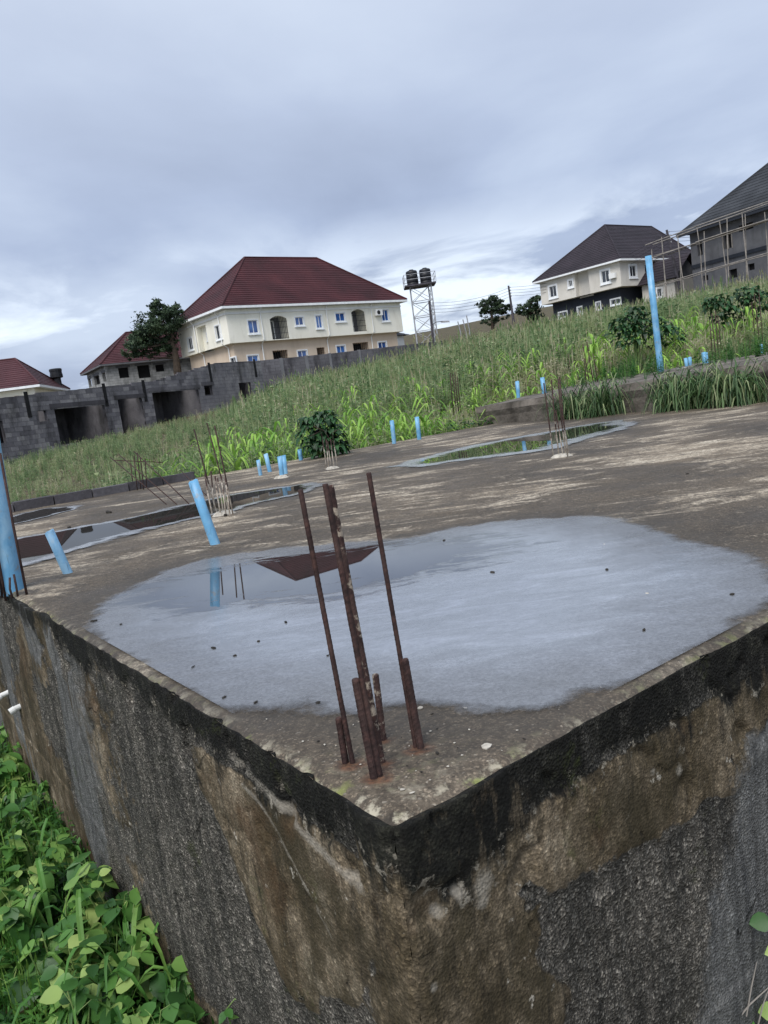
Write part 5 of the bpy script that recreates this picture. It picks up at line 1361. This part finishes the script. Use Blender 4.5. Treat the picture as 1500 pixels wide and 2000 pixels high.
# ------------------------------------------------------------------ blue pipes
def pipe(b, t, r, label, name='blue_pipe', torn=False, group='blue pipe stubs'):
    b, t = Vector(b), Vector(t); d = (t-b).normalized(); n = 20; wall_ = r*.10
    a = d.orthogonal().normalized(); c = d.cross(a); mb = MB()
    rings = [(b, r), (b.lerp(t, .5), r), (t, r), (t - d*.0, r-wall_), (t - d*min(.25, (t-b).length*.6), r-wall_)]
    V = []
    for k, (p, rr) in enumerate(rings):
        for j in range(n):
            g = 2*math.pi*j/n; o_ = 0.0
            if torn and k in (2, 3): o_ = .25*r*math.sin(g+1) + .15*r*noise.noise(Vector((j*.7, 0, r*50)))
            V.append(tuple(p + (a*math.cos(g)+c*math.sin(g))*rr + d*o_))
    mb.v = V
    for k in range(len(rings)-1):
        for j in range(n): mb.f.append((k*n+j, k*n+(j+1) % n, (k+1)*n+(j+1) % n, (k+1)*n+j)); mb.m.append(0)
    me = mb.mesh(name, MT['pipe'], False); me.transform(Matrix.Translation(-b)); o = link(name, me); o.location = b
    for p in me.polygons: p.use_smooth = True
    return tag(o, label, 'pipe', group)
def stub(bp, tp, wpx, label, z=0.0, y=None, dy=0.0, torn=True):
    b = G(*bp, z) if y is None else AT(*bp, y); t = AT(*tp, b.y+dy); r = wpx*b.y/FPX/2*.92
    pipe(b - (t-b).normalized()*.03, t, r, label, torn=torn)
stub((420, 1062), (377, 940), 21, 'leaning blue pipe stub beside the long puddle')
stub((132, 1118), (96, 1038), 20, 'short tilted blue pipe stub at the left')
stub((509, 928), (504, 899), 8, 'leftmost blue stub of the group by the maize')
stub((527, 921), (519, 887), 9, 'second blue stub from left in the group by the maize')
stub((551, 931), (546, 892), 10, 'front blue stub with cement collar in the group by the maize')
stub((558, 925), (554, 890), 9, 'blue stub touching the cement collared one by the maize')
stub((588, 898), (585, 878), 9, 'small blue stub half hidden left of the round bush')
stub((770, 866), (765, 822), 9, 'left blue stub of the pair before the maize')
stub((819, 858), (814, 815), 9, 'right blue stub of the pair before the maize')
stub((1013, 781), (1010, 745), 8, 'left blue stub on the far footing', y=15.3)
stub((1064, 776), (1059, 738), 9, 'right blue stub on the far footing behind the limed bars', y=15.0)
stub((1291, 728), (1266, 500), 13, 'tall blue pipe standing on the far footing', y=14.2, torn=False)
stub((1342, 719), (1339, 700), 7, 'small left blue stub of the pair right of the tall pipe', y=14.3)
stub((1349, 718), (1347, 698), 7, 'small right blue stub of the pair right of the tall pipe', y=14.4)
stub((1379, 716), (1376, 689), 12, 'short wide blue stub right of the tall pipe', y=14.0)
stub((1488, 693), (1486, 673), 7, 'small blue stub at the right edge', y=14.5)
mb = MB(); p = AT(1322, 724, 13.9); q = AT(1398, 711, 13.9); mb.tube([p, q], .035, 10); tag(obj('white_pipe', mb, MT['pvc']), 'white pipe lying level by the short wide blue stub', 'pipe')
# the big riser with its bars, at the left edge of the slab
bb = G(24, 1152); d_ = AT(-18, 900, bb.y) - bb; tt = bb + d_*2.6
pipe(bb - d_.normalized()*.02, tt, .058, 'tall wide blue pipe at the left edge of the slab')
for bp, tp, r, lb in (((10, 1166), (-22, 1000), .007, 'rusty bar left of the tall wide blue pipe'), ((52, 1160), (0, 885), .007, 'tall rusty bar right of the tall wide blue pipe'),
                  ((24, 1164), (19, 1128), .006, 'left short rusty stub in front of the wide blue pipe'), ((34, 1162), (27, 1122), .006, 'right short rusty stub in front of the wide blue pipe'), ((3, 1160), (-26, 905), .007, 'dark bar rising along the left of the wide blue pipe')):
    b = G(*bp); t = AT(*tp, b.y); rebar(b - Zv*.02, t, r, lb, 'rust', 'bars round the wide blue pipe', False)
# two white pipe ends sticking out of the left wall
for (px, py), ln, lb in (((16, 1350), .08, 'upper white plastic pipe end sticking out of the side wall'), ((42, 1376), .07, 'lower white plastic pipe end sticking out of the side wall')):
    d = ray(px, py); t = ((CORNER - EYEP).dot(EV))/d.dot(EV); q = EYEP + d*t - EV*.0
    mb = MB(); dr = (-EV + Vector((0, 0, -.35))).normalized(); mb.tube([q + EV*.05, q + dr*ln*.5, q + dr*ln], [.016, .016, .016], 12); mb.tube([q + dr*ln*.55, q + dr*ln], .020, 12)
    tag(obj('white_pipe', mb, MT['pvc']), lb, 'pipe')
# cement collars at feet of stubs and bars
def collar(px, py, r, label):
    p = G(px, py, 0); mb = MB(); n = 12
    for j in range(n):
        a0, a1 = 2*math.pi*j/n, 2*math.pi*(j+1)/n
        def q(a, rr, z): return p + Vector((math.cos(a)*rr*(1+.2*math.sin(3*a+px)), math.sin(a)*rr*(1+.2*math.cos(2*a+py)), z))
        mb.quad(q(a0, r, -.01), q(a1, r, -.01), q(a1, r*.6, .02), q(a0, r*.6, .02)); mb.tri(q(a0, r*.6, .02), q(a1, r*.6, .02), p + Zv*.026)
    tag(obj('cement_collar', mb, MT['stone'], None, True), label, 'cement')
collar(435, 1004, .10, 'pale cement lump at the feet of the limed cluster')
collar(551, 932, .09, 'pale cement lump at the foot of the front blue stub')
collar(1097, 891, .10, 'pale cement lump at the feet of the bars by the far puddle')
collar(648, 915, .09, 'pale cement lump under the short bars by the bush')

# ------------------------------------------------------------------ clods and pebbles
def lump(p, r, mat, name, label, cat, group):
    mb = MB(); n1, n2 = 5, 7; sd_ = random.random()*100; V = []
    sx, sy, sz = random.uniform(.7, 1.7), random.uniform(.45, 1.0), random.uniform(.22, .45); rot = random.uniform(0, 3.1)
    for i in range(n1+1):
        th = math.pi*i/n1
        for j in range(n2):
            ph = 2*math.pi*j/n2; d = Vector((math.sin(th)*math.cos(ph)*sx, math.sin(th)*math.sin(ph)*sy, math.cos(th)*sz)); k = 1+.45*noise.noise(d*1.7 + Vector((sd_, 0, 0)))
            d = Matrix.Rotation(rot, 3, 'Z') @ d; V.append(tuple(d*r*k))
    mb.v = V
    for i in range(n1):
        for j in range(n2): mb.f.append((i*n2+j, (i+1)*n2+j, (i+1)*n2+(j+1) % n2, i*n2+(j+1) % n2)); mb.m.append(0)
    o = link(name, mb.mesh(name, MT[mat])); o.location = p; tag(o, label, cat, group)
for (px, py), r, lb in (((962, 1117), .012, 'dark clod in the middle of the main puddle, right of the bars'), ((499, 1371), .011, 'dark clod at the front left of the main puddle'), ((621, 1371), .007, 'small dark clod at the front of the main puddle near the bars'),
        ((417, 1265), .010, 'dark clod in the left half of the main puddle'), ((459, 1280), .009, 'brown clod right of the dark one in the left of the puddle'), ((183, 1212), .016, 'flat dark clod at the far left tip of the main puddle'), ((236, 1219), .010, 'tiny dark clod near the left tip of the main puddle'),
        ((377, 1302), .008, 'flat dark chip low in the left half of the main puddle'), ((438, 1361), .007, 'tiny dark chip near the front left puddle edge'), ((505, 1252), .008, 'small dark chip left of the bars in the puddle'), ((640, 1280), .006, 'tiny dark chip just left of the tall pair of bars'),
        ((558, 1215), .011, 'dark leaf scrap floating below the roof reflection'), ((1430, 1160), .009, 'small dark clod near the right end of the main puddle'), ((1185, 1112), .010, 'small dark clod in the right half of the main puddle'), ((1258, 1230), .010, 'dark clod near the lower right of the main puddle'), ((867, 1055), .010, 'tiny dark clod at the far rim of the main puddle'),
        ((212, 1000), .05, 'dark clod on the slab near the block upstand'), ((440, 1006), .03, 'dark clod at the limed cluster'), ((135, 1030), .03, 'small dark clod before the long puddle')):
    lump(G(px, py, .006), r*.8, 'clod', 'clod', lb, 'clod', 'dark clods on the slab')
random.seed(5)
for i in range(70):
    u, v = (abs(random.gauss(0, .22))+.03, abs(random.gauss(0, .22))+.03) if i < 55 else (random.uniform(.05, 3), random.uniform(.05, 4))
    if math.hypot(u, v) < .05: continue
    lump(S(u, v, .0), random.uniform(.0015, .0042) if i < 55 else random.uniform(.004, .012), 'stone' if random.random() < .55 else 'clod', 'pebble', 'tiny pebble scattered on the slab', 'pebble', 'pebbles on the slab')

# ------------------------------------------------------------------ weeds at the foot of the left wall
def leaf_mesh(k):
    random.seed(300+k); mb = MB(); n = 5; prof = [(0, .02), (.18, .36), (.42, .46), (.70, .34), (.90, .13), (1.0, .01)]; rows = []
    wd = random.uniform(.8, 1.05); cv = random.uniform(.1, .3)
    for t, w_ in prof: rows.append((Vector((t, -w_*wd, .12*w_ - cv*t*t)), Vector((t, 0, -cv*t*t - .02)), Vector((t, w_*wd, .12*w_ - cv*t*t))))
    for a, b in zip(rows, rows[1:]): mb.quad(a[0], a[1], b[1], b[0]); mb.quad(a[1], a[2], b[2], b[1])
    me = mb.mesh('bean_leaf', MT['bean'], True); bm = bmesh.new(); bm.from_mesh(me)
    bmesh.ops.remove_doubles(bm, verts=bm.verts, dist=1e-4); bm.to_mesh(me); bm.free(); return me
def ground_low(p): return -1.34
def build_front_weeds():
    lm = [leaf_mesh(k) for k in range(5)]; random.seed(77); n = 0; placed = []
    tries = 0
    while n < 86 and tries < 5000:
        tries += 1
        s_ = random.uniform(.75, 4.6); w_ = random.uniform(.07, 1.15)**1.0
        p = CORNER + EU*s_ - EV*w_; p.z = ground_z(p.x, p.y)
        if w_ > .25 + .28*s_ or (s_ > 2.5 and random.random() < .65): continue
        if any((p-q).length < .105 for q in placed): continue
        placed.append(p); n += 1
        H = random.uniform(.13, .32)*(1.15 if w_ < .5 else .9)
        near = 'against the wall' if w_ < .3 else 'away from the wall'; where = 'near end' if s_ < 1.8 else 'middle' if s_ < 3 else 'far end'
        o = thing('leafy_weed', 'broad leaved green weed %s, %s of the side wall' % (near, where), 'weed', p, 'leafy weeds below the side wall')
        mb = MB(); nst = random.randint(2, 3)
        for j in range(nst):
            az = random.uniform(0, 6.28); le = random.uniform(.03, .14); tip = Vector((math.cos(az)*le, math.sin(az)*le, H*random.uniform(.8, 1.1))); mid = tip*.5 + Vector((random.uniform(-.02,.02), random.uniform(-.02,.02), .03))
            mb.tube([Vector((0,0,-.05)), mid, tip], [.004, .0032, .002], 5)
            for k in range(random.randint(3, 5)):
                t = .35 + .65*(k+1)/5; q = (mid*(2*(1-t)) + tip*(2*t-1)) if t > .5 else mid*(t*2)
                a2 = random.uniform(0, 6.28); pl = random.uniform(.03, .06); d = Vector((math.cos(a2), math.sin(a2), .5)).normalized(); e_ = q + d*pl; mb.tube([q, e_], .0012, 4, 0, False)
                for m in range(3):                      # three leaflets on each stalk
                    a3 = a2 + (m-1)*1.25; L_ = random.uniform(.045, .11)*(1 if m == 1 else .88)
                    lf = link('leaf', lm[random.randrange(5)], o); lf.location = e_; lf.scale = (L_, L_, L_)
                    lf.rotation_euler = (random.uniform(-.5, .5), random.uniform(-.25, .75), a3)
        obj('stem', mb, MT['stem'], o, False, True)
    # fine grass and small leaves between them
    pts = []; h = []; tn = []
    while len(pts) < 2600:
        s_ = random.uniform(.6, 6.0); w_ = random.uniform(.02, 2.6); p = CORNER + EU*s_ - EV*w_
        if w_ > .5 + .45*s_: continue
        pts.append((p.x, p.y, ground_z(p.x, p.y)-.02)); h.append(random.uniform(.12, .30)*(1+.5*(s_ > 2.6 and w_ > .3))); tn.append(random.uniform(.0, .75))
    o = scatter([weed_proto(k) for k in (2, 2, 0, 0, 2)], np.array(pts), np.array(h), np.array(tn), 'undergrowth', MT['cover'])
    tag(o, 'fine grass and small leaves below the side wall', 'undergrowth', None, 'stuff')
    # coarse grasses with broad blades
    for i, (px, py, sc, lb) in enumerate(((165, 1925, 1.0, 'broad bladed grass clump at bottom left of the photo'), (95, 1790, .9, 'broad bladed grass clump left of the beans'), (30, 1830, .8, 'broad bladed grass clump at the left edge'), (215, 1990, .8, 'broad bladed grass clump at the bottom edge'), (330, 1995, .5, 'small broad bladed grass by the wall at the bottom edge'), (60, 1690, .8, 'arching grass clump above the beans at the left'), (20, 1620, .8, 'arching grass clump highest at the left edge'), (130, 1650, .6, 'small arching grass clump above the beans'), (250, 1880, .9, 'broad bladed grass among the beans near the wall'))):
        p = G(px, py, -1.12); p.z = ground_z(p.x, p.y); root = thing('grass_clump', lb, 'grass', p, 'broad bladed grass below the wall')
        for k in range(11):
            mb = MB(); tl = []; az = random.uniform(0, 6.28); ribbon(mb, tl, Vector((0,0,.08)), az, random.uniform(.22, .40)*sc, random.uniform(.006, .011), random.uniform(.6, 1.4), random.uniform(.4, 1.1), random.uniform(.3, .9), 7, .25)
            me = mb.mesh('blade', MT['cover'], True); attr_mesh(me, 'tint', tl); link('blade', me, root)
    # sprouts on the bottom edge, and the plant at the right edge
    for px, py, lb in ((520, 1985, 'curled pale sprout at the bottom edge before the wall'), (445, 1990, 'small leafy sprout at the bottom edge before the wall')):
        p = G(px, py, -.98); root = thing('sprout', lb, 'weed', (p.x, p.y, ground_z(p.x, p.y))); mb = MB(); H = p.z-root.location.z
        tip = Vector((0, 0, H+.03)); mb.tube([Vector((0,0,0)), Vector((.02,0,H*.6)), tip, tip+Vector((.03,0,.03)), tip+Vector((.06,0,.01)), tip+Vector((.065,0,-.03))], [.003,.003,.002,.002,.0015,.001], 5); obj('stem', mb, MT['stem'], root, True, True)
        for m in range(5):
            lf = link('leaf', lm[m], root); lf.location = tip + Vector((0, 0, -.03+.008*m)); L_ = random.uniform(.03, .045); lf.scale = (L_,)*3; lf.rotation_euler = (random.uniform(-.4,.4), random.uniform(-.3,.4), m*1.35)
    # right edge: leaf and dry stalks in front of the right wall
    p = CORNER + EV*1.28 - EU*.16; p.z = ground_z(p.x, p.y)
    root = thing('tall_weed', 'tall weed with one round leaf and dry stalks at right edge', 'weed', p)
    tip = AT(1498, 1805, p.y-.02); mb = MB(); mb.tube([p, p.lerp(tip, .6)+Vector((.03,0,0)), tip], [.005, .004, .002], 6); obj('stem', mb, MT['stem'], root)
    for m, (px, py, az, L_) in enumerate(((1506, 1798, 2.95, .055), (1530, 1850, 3.3, .05), (1520, 1975, 2.9, .05))):
        lf = link('leaf', lm[m], root); lf.location = AT(px, py, p.y-.03) - root.location; lf.scale = (L_,)*3; lf.rotation_euler = (-.9, .15, az)
    for a, b in (((1425, 2010), (1505, 1925)), ((1458, 1985), (1478, 1880)), ((1480, 2005), (1500, 1935))):
        mb = MB(); mb.tube([AT(*a, p.y-.05), AT((a[0]+b[0])/2, (a[1]+b[1])/2-6, p.y-.05), AT(*b, p.y-.05)], [.002, .002, .001], 5); obj('dry_stalk', mb, MT['wood'], root)
    mb = MB(); tl = []
    for k in range(14): ribbon(mb, tl, AT(1490, 2010, p.y-.05) + Vector((random.gauss(0,.03), random.gauss(0,.03), -.1)), random.uniform(0, 6.28), random.uniform(.1, .22), .005, 1.2, .6, random.random(), 6, .2)
    me = mb.mesh('blades', MT['cover'], True); attr_mesh(me, 'tint', tl); obj('blades', me, None, root)
build_front_weeds()
